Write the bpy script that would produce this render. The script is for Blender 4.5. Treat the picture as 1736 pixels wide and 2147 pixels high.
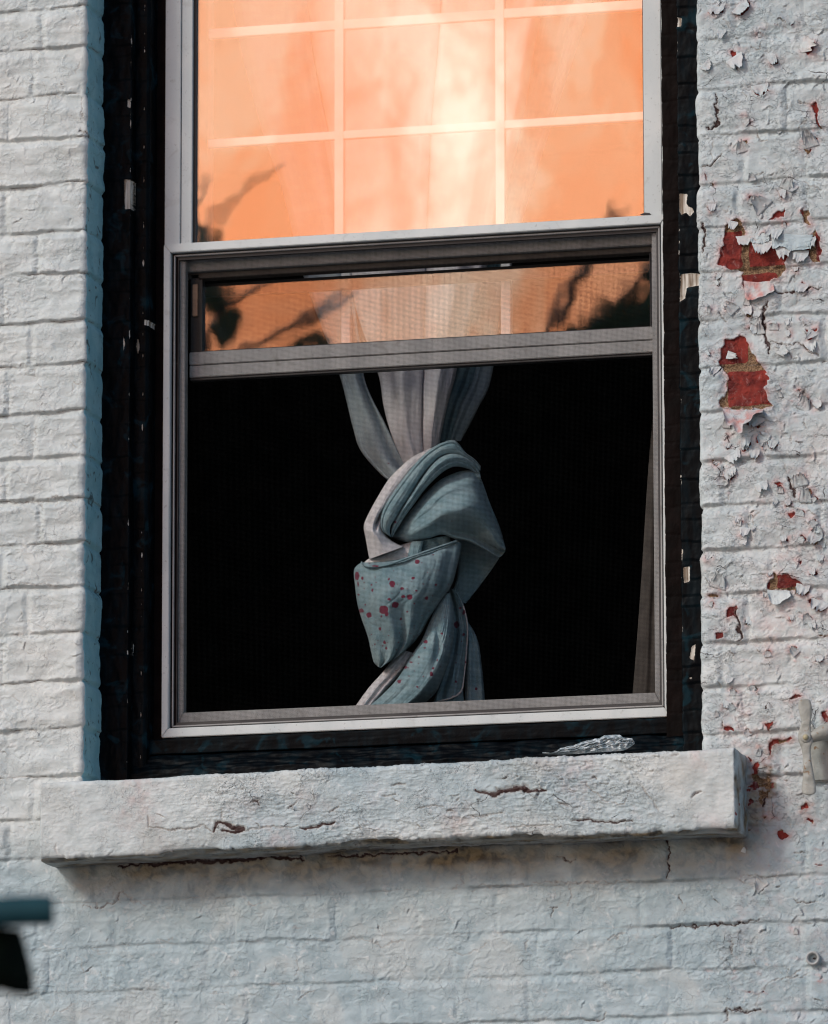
import bpy, bmesh, math, random
import numpy as np
random.seed(7)
for o in list(bpy.data.objects): bpy.data.objects.remove(o)
scene = bpy.context.scene
COL = scene.collection

# ------------------------------------------------------------------ camera
W, H, FPX, DIST = 1736.0, 2146.0, 15000.0, 10.6
PSI, TH, RO = math.radians(15.1), math.radians(10.35), math.radians(-0.08)
TARGET = np.array([0.0, 0.0, 3.5])
fw = np.array([-math.sin(PSI)*math.cos(TH), math.cos(PSI)*math.cos(TH), math.sin(TH)])
_r = np.array([math.cos(PSI), math.sin(PSI), 0.0]); _u = np.cross(_r, fw)
rt = _r*math.cos(RO) + _u*math.sin(RO); up = _u*math.cos(RO) - _r*math.sin(RO)
CAM = TARGET - DIST*fw
from mathutils import Matrix, Vector
cd = bpy.data.cameras.new('camera'); cam = bpy.data.objects.new('camera', cd); COL.objects.link(cam)
M = Matrix(((rt[0], up[0], -fw[0], CAM[0]), (rt[1], up[1], -fw[1], CAM[1]), (rt[2], up[2], -fw[2], CAM[2]), (0, 0, 0, 1)))
cam.matrix_world = M
cd.sensor_fit = 'HORIZONTAL'; cd.sensor_width = 36; cd.lens = 36*FPX/W
cd.clip_end = 500; cd.clip_start = 0.1
cd.dof.use_dof = True; cd.dof.focus_distance = 10.66; cd.dof.aperture_fstop = 8.0
scene.camera = cam

def P(u, v, y):
    """point of the place seen at photo coordinates (u, v) on the plane y"""
    u = np.asarray(u, float); v = np.asarray(v, float); y = np.asarray(y, float)
    d = fw + ((u-W/2)/FPX)[..., None]*rt - ((v-H/2)/FPX)[..., None]*up
    t = (y-CAM[1])/d[..., 1]
    return CAM + d*t[..., None]
def X(u, v, y): return float(P(u, v, y)[0])
def Z(u, v, y): return float(P(u, v, y)[2])
def project(p):
    d = p-CAM; k = d@fw
    return W/2 + FPX*(d@rt)/k, H/2 - FPX*(d@up)/k

# ------------------------------------------------------------------ world, sun, exposure
SUN = Vector((-0.54, -0.62, 0.57)).normalized()
world = bpy.data.worlds.new("World"); scene.world = world; world.use_nodes = True
nt = world.node_tree; nt.nodes.clear()
out = nt.nodes.new('ShaderNodeOutputWorld')
sky = nt.nodes.new('ShaderNodeTexSky'); sky.sky_type = 'NISHITA'; sky.sun_disc = False
sky.sun_elevation = math.asin(SUN.z); sky.sun_rotation = math.atan2(SUN.x, SUN.y)
sky.dust_density = 1.0; sky.air_density = 1.0
bg = nt.nodes.new('ShaderNodeBackground'); bg.inputs[1].default_value = 0.135
nt.links.new(sky.outputs[0], bg.inputs[0])
# afterglow low over the west, the sky that the panes mirror
tc = nt.nodes.new('ShaderNodeTexCoord')
GL = Vector((-0.254, -0.943, 0.214)).normalized()
dot = nt.nodes.new('ShaderNodeVectorMath'); dot.operation = 'DOT_PRODUCT'; dot.inputs[1].default_value = GL
nt.links.new(tc.outputs['Generated'], dot.inputs[0])
mr = nt.nodes.new('ShaderNodeMapRange'); mr.interpolation_type = 'SMOOTHSTEP'
mr.inputs[1].default_value = 0.962; mr.inputs[2].default_value = 0.993; nt.links.new(dot.outputs['Value'], mr.inputs[0])
mp = nt.nodes.new('ShaderNodeMapping'); mp.inputs['Rotation'].default_value = (0, math.radians(35), 0); mp.inputs['Scale'].default_value = (2.6, 1, .9)
nt.links.new(tc.outputs['Generated'], mp.inputs[0])
cn = nt.nodes.new('ShaderNodeTexNoise'); cn.inputs['Scale'].default_value = 15; cn.inputs['Detail'].default_value = 4
cn.inputs['Distortion'].default_value = 0.6
nt.links.new(mp.outputs[0], cn.inputs[0])
cr = nt.nodes.new('ShaderNodeValToRGB'); nt.links.new(cn.outputs[0], cr.inputs[0])
cr.color_ramp.elements[0].position = 0.32; cr.color_ramp.elements[0].color = (1.0, 0.27, 0.08, 1)
cr.color_ramp.elements[1].position = 0.66; cr.color_ramp.elements[1].color = (1.06, 0.80, 0.58, 1)
e_ = cr.color_ramp.elements.new(0.48); e_.color = (1.0, 0.44, 0.23, 1)
bg2 = nt.nodes.new('ShaderNodeBackground'); nt.links.new(cr.outputs[0], bg2.inputs[0])
bg2.inputs[1].default_value = 2.35
ad = nt.nodes.new('ShaderNodeMixShader'); nt.links.new(mr.outputs[0], ad.inputs[0]); nt.links.new(bg.outputs[0], ad.inputs[1]); nt.links.new(bg2.outputs[0], ad.inputs[2])
nt.links.new(ad.outputs[0], out.inputs[0])
sl = bpy.data.lights.new('sun', 'SUN'); sl.energy = 1.75; sl.angle = math.radians(11); sl.color = (1.0, 0.972, 0.91)
so = bpy.data.objects.new('sun', sl); COL.objects.link(so)
so.rotation_euler = SUN.to_track_quat('Z', 'Y').to_euler(); so.location = (-5, -8, 12)
scene.view_settings.view_transform = 'Standard'; scene.view_settings.look = 'None'
scene.view_settings.exposure = 0.14; scene.view_settings.gamma = 1.0
scene.view_settings.use_curve_mapping = False
scene.cycles.filter_width = 1.15; scene.cycles.max_bounces = 8; scene.cycles.transparent_max_bounces = 16

# ------------------------------------------------------------------ numpy noise
_rng = np.random.RandomState(11)
_perm = _rng.permutation(256); _perm = np.concatenate([_perm, _perm]).astype(np.int64)
_ang = _rng.rand(256)*2*np.pi; _gx, _gy = np.cos(_ang), np.sin(_ang)
def pn(x, y, seed=0):
    x = x + seed*17.31; y = y + seed*9.77
    xi = np.floor(x).astype(np.int64); yi = np.floor(y).astype(np.int64)
    xf = x-xi; yf = y-yi; xi &= 255; yi &= 255
    def g(a, b, fx, fy):
        h = _perm[_perm[(xi+a) & 255] + ((yi+b) & 255)]
        return _gx[h]*fx + _gy[h]*fy
    u = xf*xf*xf*(xf*(xf*6-15)+10); v = yf*yf*yf*(yf*(yf*6-15)+10)
    n0 = g(0, 0, xf, yf); n1 = g(1, 0, xf-1, yf); n2 = g(0, 1, xf, yf-1); n3 = g(1, 1, xf-1, yf-1)
    return (n0*(1-u)+n1*u)*(1-v) + (n2*(1-u)+n3*u)*v
def fbm(x, y, o=3, seed=0):
    r = 0; a = 1.0
    for i in range(o): r = r + a*pn(x*2**i, y*2**i, seed+i); a *= .5
    return r
def sst(a, b, x):
    t = np.clip((x-a)/(b-a), 0, 1); return t*t*(3-2*t)
def poly_sd(px, pz, poly):
    """signed distance, positive inside"""
    poly = np.asarray(poly, float); n = len(poly)
    d = np.full(px.shape, 1e9); ins = np.zeros(px.shape, bool)
    for i in range(n):
        a = poly[i]; b = poly[(i+1) % n]; e = b-a; L = e@e + 1e-18
        t = np.clip(((px-a[0])*e[0]+(pz-a[1])*e[1])/L, 0, 1)
        d = np.minimum(d, np.hypot(px-a[0]-t*e[0], pz-a[1]-t*e[1]))
        c = ((a[1] > pz) != (b[1] > pz)) & (px < (b[0]-a[0])*(pz-a[1])/(b[1]-a[1]+1e-18)+a[0])
        ins ^= c
    return np.where(ins, d, -d)
def line_d(px, pz, pts):
    d = np.full(px.shape, 1e9); tt = np.zeros(px.shape); n = len(pts)-1
    for i in range(n):
        a = np.array(pts[i]); b = np.array(pts[i+1]); e = b-a; L = e@e + 1e-18
        t = np.clip(((px-a[0])*e[0]+(pz-a[1])*e[1])/L, 0, 1)
        q = np.hypot(px-a[0]-t*e[0], pz-a[1]-t*e[1]); m = q < d
        tt = np.where(m, (i+t)/n, tt); d = np.where(m, q, d)
    return d, tt

# ------------------------------------------------------------------ object helpers
def tag(o, label=None, cat=None, group=None, kind=None):
    if label: o['label'] = label
    if cat: o['category'] = cat
    if group: o['group'] = group
    if kind: o['kind'] = kind
    return o
def empty(name, loc=(0, 0, 0)):
    o = bpy.data.objects.new(name, None); o.location = loc; o.empty_display_size = .1; COL.objects.link(o); return o
def link(name, me, mat, parent=None):
    o = bpy.data.objects.new(name, me); COL.objects.link(o)
    if mat and not me.materials: me.materials.append(mat)
    if parent is not None:
        o.parent = parent; o.matrix_parent_inverse = Matrix.Translation(-Vector(parent.location)) if parent.parent is None else parent.matrix_world.inverted()
    return o
def np_mesh(name, co, quads, attrs=None, smooth=True, normals=None):
    me = bpy.data.meshes.new(name)
    n, q = len(co), len(quads)
    me.vertices.add(n); me.vertices.foreach_set('co', np.asarray(co, np.float32).ravel())
    me.loops.add(q*4); me.loops.foreach_set('vertex_index', np.asarray(quads, np.int32).ravel())
    me.polygons.add(q); me.polygons.foreach_set('loop_start', np.arange(0, q*4, 4, dtype=np.int32))
    me.polygons.foreach_set('use_smooth', np.full(q, smooth))
    me.update(calc_edges=True)
    for k, a in (attrs or {}).items():
        at = me.attributes.new(k, 'FLOAT', 'POINT'); at.data.foreach_set('value', np.asarray(a, np.float32).ravel())
    if normals is not None:
        me.normals_split_custom_set_from_vertices(np.asarray(normals, np.float32))
    return me
def grid_quads(n, m, flip=False):
    i = np.arange((n-1)*(m-1)); a = (i//(m-1))*m + i % (m-1)
    q = np.stack([a, a+1, a+m+1, a+m], 1)
    return q[:, ::-1] if flip else q
def skirt(co, quads, off, attrs, normals=None):
    """close a patch backwards: extrude its open border by off"""
    e = np.concatenate([quads[:, [0, 1]], quads[:, [1, 2]], quads[:, [2, 3]], quads[:, [3, 0]]])
    s = np.sort(e, 1); key = s[:, 0].astype(np.int64)*len(co)+s[:, 1]
    _, idx, cnt = np.unique(key, return_index=True, return_counts=True)
    b = e[idx[cnt == 1]]
    vs, inv = np.unique(b, return_inverse=True); inv = inv.reshape(b.shape)
    base = len(co); co2 = np.concatenate([co, co[vs] + (off[vs] if off.ndim == 2 else off)])
    q2 = np.stack([b[:, 1], b[:, 0], base+inv[:, 0], base+inv[:, 1]], 1)
    at = {k: np.concatenate([a, a[vs]]) for k, a in attrs.items()}
    nn = None if normals is None else np.concatenate([normals, normals[vs]])
    return co2, np.concatenate([quads, q2]), at, nn

# ------------------------------------------------------------------ materials
MATS = {}
class NB:
    def __init__(s, name):
        s.m = bpy.data.materials.new(name); s.m.use_nodes = True; s.t = s.m.node_tree
        s.b = s.t.nodes['Principled BSDF']; MATS[name] = s.m
        s.o = s.t.nodes['Material Output']
        s.pos = s.n('ShaderNodeNewGeometry').outputs['Position']
    def n(s, typ, **kw):
        x = s.t.nodes.new(typ)
        for k, v in kw.items(): setattr(x, k, v)
        return x
    def l(s, a, b): s.t.links.new(a, b)
    def noise(s, scale, detail=4, dist=0.0, vec=None, stretch=None, rough=.5):
        x = s.n('ShaderNodeTexNoise'); x.inputs['Scale'].default_value = scale; x.inputs['Detail'].default_value = detail
        x.inputs['Distortion'].default_value = dist; x.inputs['Roughness'].default_value = rough
        v = vec or s.pos
        if stretch:
            m = s.n('ShaderNodeMapping'); m.inputs['Scale'].default_value = stretch; s.l(v, m.inputs[0]); v = m.outputs[0]
        s.l(v, x.inputs[0]); return x.outputs[0]
    def attr(s, name):
        return s.n('ShaderNodeAttribute', attribute_name=name).outputs['Fac']
    def math(s, op, a, b=0.0, clamp=False):
        x = s.n('ShaderNodeMath', operation=op); x.use_clamp = clamp
        for i, v in enumerate((a, b)):
            if isinstance(v, (int, float)): x.inputs[i].default_value = v
            else: s.l(v, x.inputs[i])
        return x.outputs[0]
    def rng(s, v, a, b, c=0.0, d=1.0, smooth=True):
        x = s.n('ShaderNodeMapRange'); x.interpolation_type = 'SMOOTHSTEP' if smooth else 'LINEAR'
        for i, k in enumerate((a, b, c, d)): x.inputs[i+1].default_value = k
        s.l(v, x.inputs[0]); return x.outputs[0]
    def mix(s, f, a, b):
        x = s.n('ShaderNodeMix', data_type='RGBA')
        if isinstance(f, (int, float)): x.inputs[0].default_value = f
        else: s.l(f, x.inputs[0])
        for i, v in ((6, a), (7, b)):
            if isinstance(v, tuple): x.inputs[i].default_value = (*v, 1)
            else: s.l(v, x.inputs[i])
        return x.outputs[2]
    def bump(s, h, strength=.5, dist=.001, prev=None):
        x = s.n('ShaderNodeBump'); x.inputs['Strength'].default_value = strength; x.inputs['Distance'].default_value = dist
        s.l(h, x.inputs['Height'])
        if prev is not None: s.l(prev, x.inputs['Normal'])
        return x.outputs[0]
    def done(s, color, rough=.6, normal=None, spec=None, metal=None):
        for k, v in (('Base Color', color), ('Roughness', rough), ('Normal', normal), ('Specular IOR Level', spec), ('Metallic', metal)):
            if v is None: continue
            if isinstance(v, tuple): s.b.inputs[k].default_value = (*v, 1)
            elif isinstance(v, (int, float)): s.b.inputs[k].default_value = v
            else: s.l(v, s.b.inputs[k])
        return s.m

def masonry_material():
    s = NB('painted_masonry')
    big = s.noise(5, 4); mid = s.noise(35, 5, .5); fine = s.noise(420, 4); fine2 = s.noise(1100, 3); flaky = s.noise(90, 6, 1.2, rough=.65)
    cool = s.attr('cool'); teal = s.attr('teal'); peel = s.attr('peel'); joint = s.attr('joint')
    pink = s.attr('pink'); stain = s.attr('stain'); crack = s.attr('crack')
    warm_c = s.mix(s.rng(mid, .35, .65), (.54, .555, .535), (.62, .625, .60))
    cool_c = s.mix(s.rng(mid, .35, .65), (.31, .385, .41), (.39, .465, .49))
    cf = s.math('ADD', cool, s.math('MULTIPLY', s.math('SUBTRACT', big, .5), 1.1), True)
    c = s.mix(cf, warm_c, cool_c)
    c = s.mix(s.math('MULTIPLY', s.rng(s.noise(11, 6, .8), .50, .66), .28), c, (.58, .555, .51))
    # thin washes of dirt and older coats
    c = s.mix(s.math('MULTIPLY', s.rng(flaky, .56, .66), .22), c, (.42, .39, .36))
    c = s.mix(s.math('MULTIPLY', s.rng(s.noise(60, 6, .8), .60, .70), .35), c, (.72, .70, .68))
    pk = s.math('MULTIPLY', s.math('MULTIPLY', pink, s.rng(s.noise(70, 6, .3), .28, .78)), .8)
    c = s.mix(pk, c, (.50, .17, .14))
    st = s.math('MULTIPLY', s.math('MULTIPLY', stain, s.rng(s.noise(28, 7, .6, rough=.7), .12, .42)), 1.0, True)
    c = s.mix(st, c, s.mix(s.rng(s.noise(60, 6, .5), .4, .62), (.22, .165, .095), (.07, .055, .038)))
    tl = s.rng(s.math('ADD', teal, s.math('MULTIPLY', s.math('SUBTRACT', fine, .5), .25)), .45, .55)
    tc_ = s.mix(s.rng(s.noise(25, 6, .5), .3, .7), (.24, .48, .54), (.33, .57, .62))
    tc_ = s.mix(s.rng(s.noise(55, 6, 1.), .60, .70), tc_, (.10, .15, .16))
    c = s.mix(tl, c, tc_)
    red = s.mix(s.rng(s.noise(45, 6, .5), .3, .7), (.10, .010, .009), (.25, .030, .020))
    red = s.mix(s.math('MULTIPLY', s.rng(s.noise(110, 7, .6, rough=.75, stretch=(1, 1, .45)), .54, .70), .6), red, (.42, .24, .22))
    mort = s.mix(s.rng(s.noise(500, 3), .35, .65), (.10, .052, .026), (.29, .18, .10))
    ex = s.mix(s.rng(joint, .3, .5), red, mort)
    pf = s.rng(s.math('ADD', peel, s.math('MULTIPLY', s.math('SUBTRACT', fine, .5), 1.4)), -.35, .35)
    c = s.mix(pf, c, ex)
    ck = s.rng(s.math('ADD', crack, s.math('MULTIPLY', s.math('SUBTRACT', fine, .5), .4)), .55, .85)
    c = s.mix(s.math('MULTIPLY', s.rng(crack, .12, .5), .35), c, (.30, .24, .20))
    c = s.mix(ck, c, (.035, .012, .010))
    hair = s.math('ABSOLUTE', s.math('SUBTRACT', s.noise(48, 8, 1.4, rough=.62), .5))
    hf = s.math('MULTIPLY', s.rng(hair, .009, .0025), s.rng(s.noise(13, 4), .50, .62))
    c = s.mix(s.math('MULTIPLY', s.math('MULTIPLY', hf, s.rng(tl, 0, 1, 1, .3)), .38), c, (.17, .12, .10))
    # torn network of cracks through the paint coats
    flk = s.attr('flaky')
    wn2 = s.n('ShaderNodeTexNoise'); wn2.inputs['Scale'].default_value = 30; wn2.inputs['Detail'].default_value = 6; wn2.inputs['Roughness'].default_value = .55; s.l(s.pos, wn2.inputs[0])
    sc2 = s.n('ShaderNodeVectorMath', operation='SCALE'); sc2.inputs['Scale'].default_value = .030; s.l(wn2.outputs['Color'], sc2.inputs[0])
    wp = s.n('ShaderNodeVectorMath', operation='ADD'); s.l(s.pos, wp.inputs[0]); s.l(sc2.outputs[0], wp.inputs[1])
    lips = None; lines = None
    for scl, g0, g1, gs, wd in ((20, .57, .74, 13, .034), (44, .59, .74, 22, .042)):
        mpx = s.n('ShaderNodeMapping'); mpx.inputs['Scale'].default_value = (1, .3, 1.5); s.l(wp.outputs[0], mpx.inputs[0])
        vv = s.n('ShaderNodeTexVoronoi', feature='DISTANCE_TO_EDGE'); vv.inputs['Scale'].default_value = scl; s.l(mpx.outputs[0], vv.inputs[0])
        gt = s.math('MULTIPLY', s.rng(s.noise(gs, 3, .2), g0, g1), flk)
        ln = s.math('SUBTRACT', 1.0, s.math('DIVIDE', vv.outputs['Distance'], s.math('ADD', s.math('MULTIPLY', gt, wd), .0004)), True)
        lp = s.math('MULTIPLY', s.rng(vv.outputs['Distance'], .26, .03), gt)
        lines = ln if lines is None else s.math('MAXIMUM', lines, ln); lips = lp if lips is None else s.math('ADD', lips, lp)
    lines = s.math('MULTIPLY', lines, s.rng(pf, 0, .3, 1, 0))
    c = s.mix(s.rng(lines, .15, .75), c, s.mix(s.rng(s.noise(40, 4), .4, .6), (.05, .016, .013), (.10, .055, .045)))
    h1 = s.math('ADD', s.math('MULTIPLY', fine, .8), s.math('MULTIPLY', fine2, .35))
    nrm = s.bump(h1, .42, .0010)
    vor = s.n('ShaderNodeTexVoronoi'); vor.feature = 'SMOOTH_F1'; vor.inputs['Scale'].default_value = 130
    wv = s.n('ShaderNodeVectorMath', operation='ADD'); wn = s.n('ShaderNodeTexNoise'); wn.inputs['Scale'].default_value = 60
    s.l(s.pos, wn.inputs[0]); sc = s.n('ShaderNodeVectorMath', operation='SCALE'); sc.inputs['Scale'].default_value = .02
    s.l(wn.outputs['Color'], sc.inputs[0]); s.l(s.pos, wv.inputs[0]); s.l(sc.outputs[0], wv.inputs[1]); s.l(wv.outputs[0], vor.inputs[0])
    chips = s.rng(flaky, .50, .535)
    gate = s.rng(s.noise(22, 5, .4), .44, .62)
    nrm = s.bump(s.math('MULTIPLY', s.math('ADD', s.rng(s.noise(110, 6, .5), .50, .53), s.math('MULTIPLY', s.rng(s.noise(210, 5, .6), .53, .57), .7)), gate), .55, .0010, nrm)
    fl2 = s.math('MULTIPLY', s.rng(flk, .12, .6), s.rng(s.noise(9, 4, .3), .42, .58))
    st1 = s.math('MULTIPLY', s.rng(s.noise(34, 8, .5, rough=.6, stretch=(1, 1, 1.5)), .535, .545), fl2)
    st2 = s.math('MULTIPLY', s.rng(s.noise(62, 7, .7, rough=.6, stretch=(1, 1, 1.3)), .560, .572), fl2)
    nrm = s.bump(s.math('ADD', st1, s.math('MULTIPLY', st2, .7)), .9, .0024, nrm)
    nrm = s.bump(s.math('SUBTRACT', lips, s.math('MULTIPLY', lines, 1.2)), .9, .0022, nrm)
    rough = s.rng(pf, 0, 1, .55, .9)
    return s.done(c, rough, nrm, .35)

def black_wood_material():
    s = NB('black_wood_paint')
    chip = s.attr('chip'); n1 = s.noise(60, 6, .5, stretch=(1, 1, .35)); fine = s.noise(500, 4)
    c = s.mix(s.rng(n1, .42, .7), (.0012, .0018, .0026), (.0022, .0058, .0082))
    c = s.mix(s.math('MULTIPLY', s.rng(s.noise(30, 5, 1.), .56, .70), .55), c, (.0045, .026, .037))  # teal highlights of the black paint, put into its colour as blotches
    wood = s.mix(s.rng(s.noise(200, 5, .3, stretch=(1, 1, .08)), .35, .65), (.20, .15, .11), (.62, .58, .52))
    cf = s.rng(s.math('ADD', chip, s.math('MULTIPLY', s.math('SUBTRACT', fine, .5), 1.2)), -.2, .2)
    c = s.mix(cf, c, wood)
    nrm = s.bump(fine, .25, .0006); nrm = s.bump(s.noise(45, 5, .5), .5, .002, nrm)
    return s.done(c, s.rng(cf, 0, 1, .42, .8), nrm, .045)

def metal_material(name, ca, cb, rough=.45, dirt=.25):
    s = NB(name)
    n = s.noise(18, 5, .4, stretch=(1, 1, .5)); sp = s.noise(260, 4, .6)
    c = s.mix(s.rng(n, .35, .65), ca, cb)
    c = s.mix(s.math('MULTIPLY', s.rng(sp, .64, .70), dirt), c, (.10, .085, .075))
    c = s.mix(s.math('MULTIPLY', s.rng(s.noise(40, 6, 1.), .58, .72), dirt), c, (ca[0]*.6, ca[1]*.56, ca[2]*.52))
    nrm = s.bump(s.noise(700, 3), .12, .0004)
    return s.done(c, rough, nrm, .4)

def plain(name, a, b, scale=30, rough=.6, bump=.3, bscale=300, bdist=.001, spec=.4, metal=0.0):
    s = NB(name); c = s.mix(s.rng(s.noise(scale, 5, .4), .35, .65), a, b)
    return s.done(c, rough, s.bump(s.noise(bscale, 4), bump, bdist), spec, metal)

def cloth_material():
    s = NB('curtain_cloth')
    lin = s.attr('lining'); sp = s.attr('spatter')
    outer = s.mix(s.rng(s.noise(22, 5, .5, stretch=(1, 1, 2.5)), .35, .65), (.165, .265, .30), (.26, .36, .39))
    outer = s.mix(s.math('MULTIPLY', s.rng(s.noise(650, 2), .45, .7), .45), outer, (.34, .47, .50))
    liner = s.mix(s.rng(s.noise(30, 4), .35, .65), (.62, .59, .60), (.70, .67, .675))
    c = s.mix(s.rng(lin, .45, .55), outer, liner)
    fine = s.noise(300, 3)
    sf = s.rng(s.math('ADD', sp, s.math('MULTIPLY', s.math('SUBTRACT', fine, .5), 3.2)), -.3, .3)
    c = s.mix(s.math('MULTIPLY', sf, .93), c, (.17, .010, .038))
    # coarse linen weave
    sx = s.n('ShaderNodeSeparateXYZ'); s.l(s.pos, sx.inputs[0])
    wa = s.math('SINE', s.math('MULTIPLY', s.math('ADD', sx.outputs[0], s.math('MULTIPLY', sx.outputs[2], .25)), 2*math.pi/.0016))
    wb = s.math('SINE', s.math('MULTIPLY', s.math('SUBTRACT', sx.outputs[2], s.math('MULTIPLY', sx.outputs[0], .25)), 2*math.pi/.0019))
    nrm = s.bump(s.math('ADD', s.math('MULTIPLY', wa, wb), s.math('MULTIPLY', s.noise(800, 3), 2.)), .35, .00045)
    s.b.inputs['Sheen Weight'].default_value = .15
    return s.done(c, .9, nrm, .15)

def glass_material(name, refl, tint):
    m = bpy.data.materials.new(name); m.use_nodes = True; t = m.node_tree; t.nodes.clear()
    o = t.nodes.new('ShaderNodeOutputMaterial'); mx = t.nodes.new('ShaderNodeMixShader'); mx.inputs[0].default_value = refl
    tr = t.nodes.new('ShaderNodeBsdfTransparent'); tr.inputs[0].default_value = (*tint, 1)
    gl = t.nodes.new('ShaderNodeBsdfGlossy'); gl.inputs['Roughness'].default_value = 0.012; gl.inputs[0].default_value = (1, 1, 1, 1)
    nz = t.nodes.new('ShaderNodeTexNoise'); nz.inputs['Scale'].default_value = 9; g = t.nodes.new('ShaderNodeNewGeometry')
    t.links.new(g.outputs['Position'], nz.inputs[0]); b = t.nodes.new('ShaderNodeBump'); b.inputs['Strength'].default_value = .25; b.inputs['Distance'].default_value = .0008
    t.links.new(nz.outputs[0], b.inputs['Height']); t.links.new(b.outputs[0], gl.inputs['Normal'])
    t.links.new(tr.outputs[0], mx.inputs[1]); t.links.new(gl.outputs[0], mx.inputs[2]); t.links.new(mx.outputs[0], o.inputs[0])
    MATS[name] = m; return m

MASON = masonry_material(); BLACK = black_wood_material()
WHITE = metal_material('white_aluminium', (.51, .545, .545), (.59, .61, .60), .4, .3)
GREY = metal_material('grey_aluminium', (.27, .265, .26), (.34, .33, .32), .5, .45)
GASKET = plain('black_gasket', (.008, .008, .009), (.014, .014, .015), rough=.5)
WIRE = plain('screen_wire', (.005, .005, .005), (.008, .008, .008), rough=.8, spec=0.)
DARKMET = plain('dark_channel', (.022, .022, .024), (.035, .034, .034), rough=.5)
CLOTH = cloth_material()
GLASS_UP = glass_material('upper_glass', .225, (.98, .98, .98))
GLASS_LO = glass_material('lower_glass', .165, (.92, .93, .94))
MUNTIN = plain('white_muntin', (.80, .78, .77), (.85, .83, .82), rough=.45)

# ------------------------------------------------------------------ wall layout (courses read off the place)
xLc = X(178, 900, 0.0)         # left corner of the opening
xRc = X(1467, 900, 0.0)        # right corner
RV = 0.082                     # depth of the reveal
uL, uR = 110., 1600.
L_rows = [-262, -170, -75, 20, 104, 203, 292, 390, 488, 579, 676, 767, 868, 961, 1050, 1142, 1233, 1328, 1432, 1530, 1630, 1718, 1803, 1898, 1992, 2086, 2180, 2275]
R_rows = [-410, -313, -215, -117, -20, 77, 181, 281, 381, 471, 566, 666, 768, 858, 962, 1059, 1152, 1242, 1345, 1437, 1537, 1630, 1735, 1842, 1937, 2030, 2125, 2220]
xa, xb = X(uL, 1000, 0), X(uR, 1000, 0)
zl = np.array([Z(uL, v, 0) for v in L_rows]); zr = np.array([Z(uR, v, 0) for v in R_rows])
# vertical joints: (photo x, photo y inside the course)
VJ = [(70, 150), (16, 250), (-60, 340), (12, 440), (80, 530), (8, 630), (68, 720), (18, 820), (72, 915), (16, 1000), (84, 1095), (4, 1190), (60, 1280),
      (6, 1380), (-20, 1480), (14, 1580), (70, 1675), (20, 1760), (60, -20), (90, 60),
      (1609, 120), (1650, 225), (1560, 320), (1690, 320), (1564, 520), (1704, 515), (1514, 610), (1640, 610), (1577, 712), (1518, 815), (1655, 815),
      (1600, 905), (1518, 1010), (1690, 1010), (1573, 1105), (1722, 1105), (1620, 1195), (1568, 1290), (1729, 1290), (1514, 1390), (1660, 1390), (1560, 1485), (1713, 1485),
      (1640, 1580), (1720, 1680), (1600, 1700), (1690, 1790), (1609, 1660),
      (973, 1810), (1113, 1808), (1403, 1800), (820, 1815), (680, 1830), (520, 1840), (330, 1850), (200, 1855), (1520, 1800),
      (1193, 1895), (1343, 1890), (1593, 1885), (1040, 1900), (880, 1900), (700, 1915), (495, 1920), (240, 1940), (80, 1950),
      (1130, 1985), (1408, 1980), (1533, 1985), (1680, 1975), (950, 1990), (790, 2000), (625, 2020), (430, 2030), (230, 2035), (100, 2040),
      (1108, 2080), (1260, 2075), (1400, 2070), (1560, 2060), (1690, 2060), (960, 2085), (760, 2095), (520, 2110), (345, 2115), (160, 2120)]
NC = len(zl)-1
def course_of(x, z):
    t = (x-xa)/(xb-xa); c = np.full(np.shape(x), -1)
    for i in range(NC+1): c = c + (z < zl[i]*(1-t)+zr[i]*t)
    return c, t
joints = [[] for _ in range(NC)]
for (u, v) in VJ:
    p = P(u, v, 0.); c, _ = course_of(p[0], p[2]); c = int(c)
    if 0 <= c < NC: joints[c].append(float(p[0]))
XMIN, XMAX = -1.0, 1.0
zsill = Z(800, 1700, 0)
rj = random.Random(3)
for i in range(NC):
    js = sorted(joints[i]); zc = .25*(zl[i]+zl[i+1]+zr[i]+zr[i+1])
    lo = min([j for j in js if j < 0] or [xLc-.06*(1+i % 2)]); hi = max([j for j in js if j > 0] or [xRc+.06*(1+i % 2)])
    if not any(j < 0 for j in js): js.append(lo)
    if not any(j > 0 for j in js): js.append(hi)
    while lo > XMIN-.1: lo -= rj.choice((.11, .2, .105)); js.append(lo)
    while hi < XMAX+.1: hi += rj.choice((.11, .2, .105)); js.append(hi)
    js = sorted(js)
    if zc < zsill:                      # close over-long gaps below the sill
        k = 0
        while k < len(js)-1:
            if js[k+1]-js[k] > .235: js.insert(k+1, js[k] + (.11 if rj.random() < .5 else (js[k+1]-js[k])/2))
            k += 1
    joints[i] = js

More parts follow.
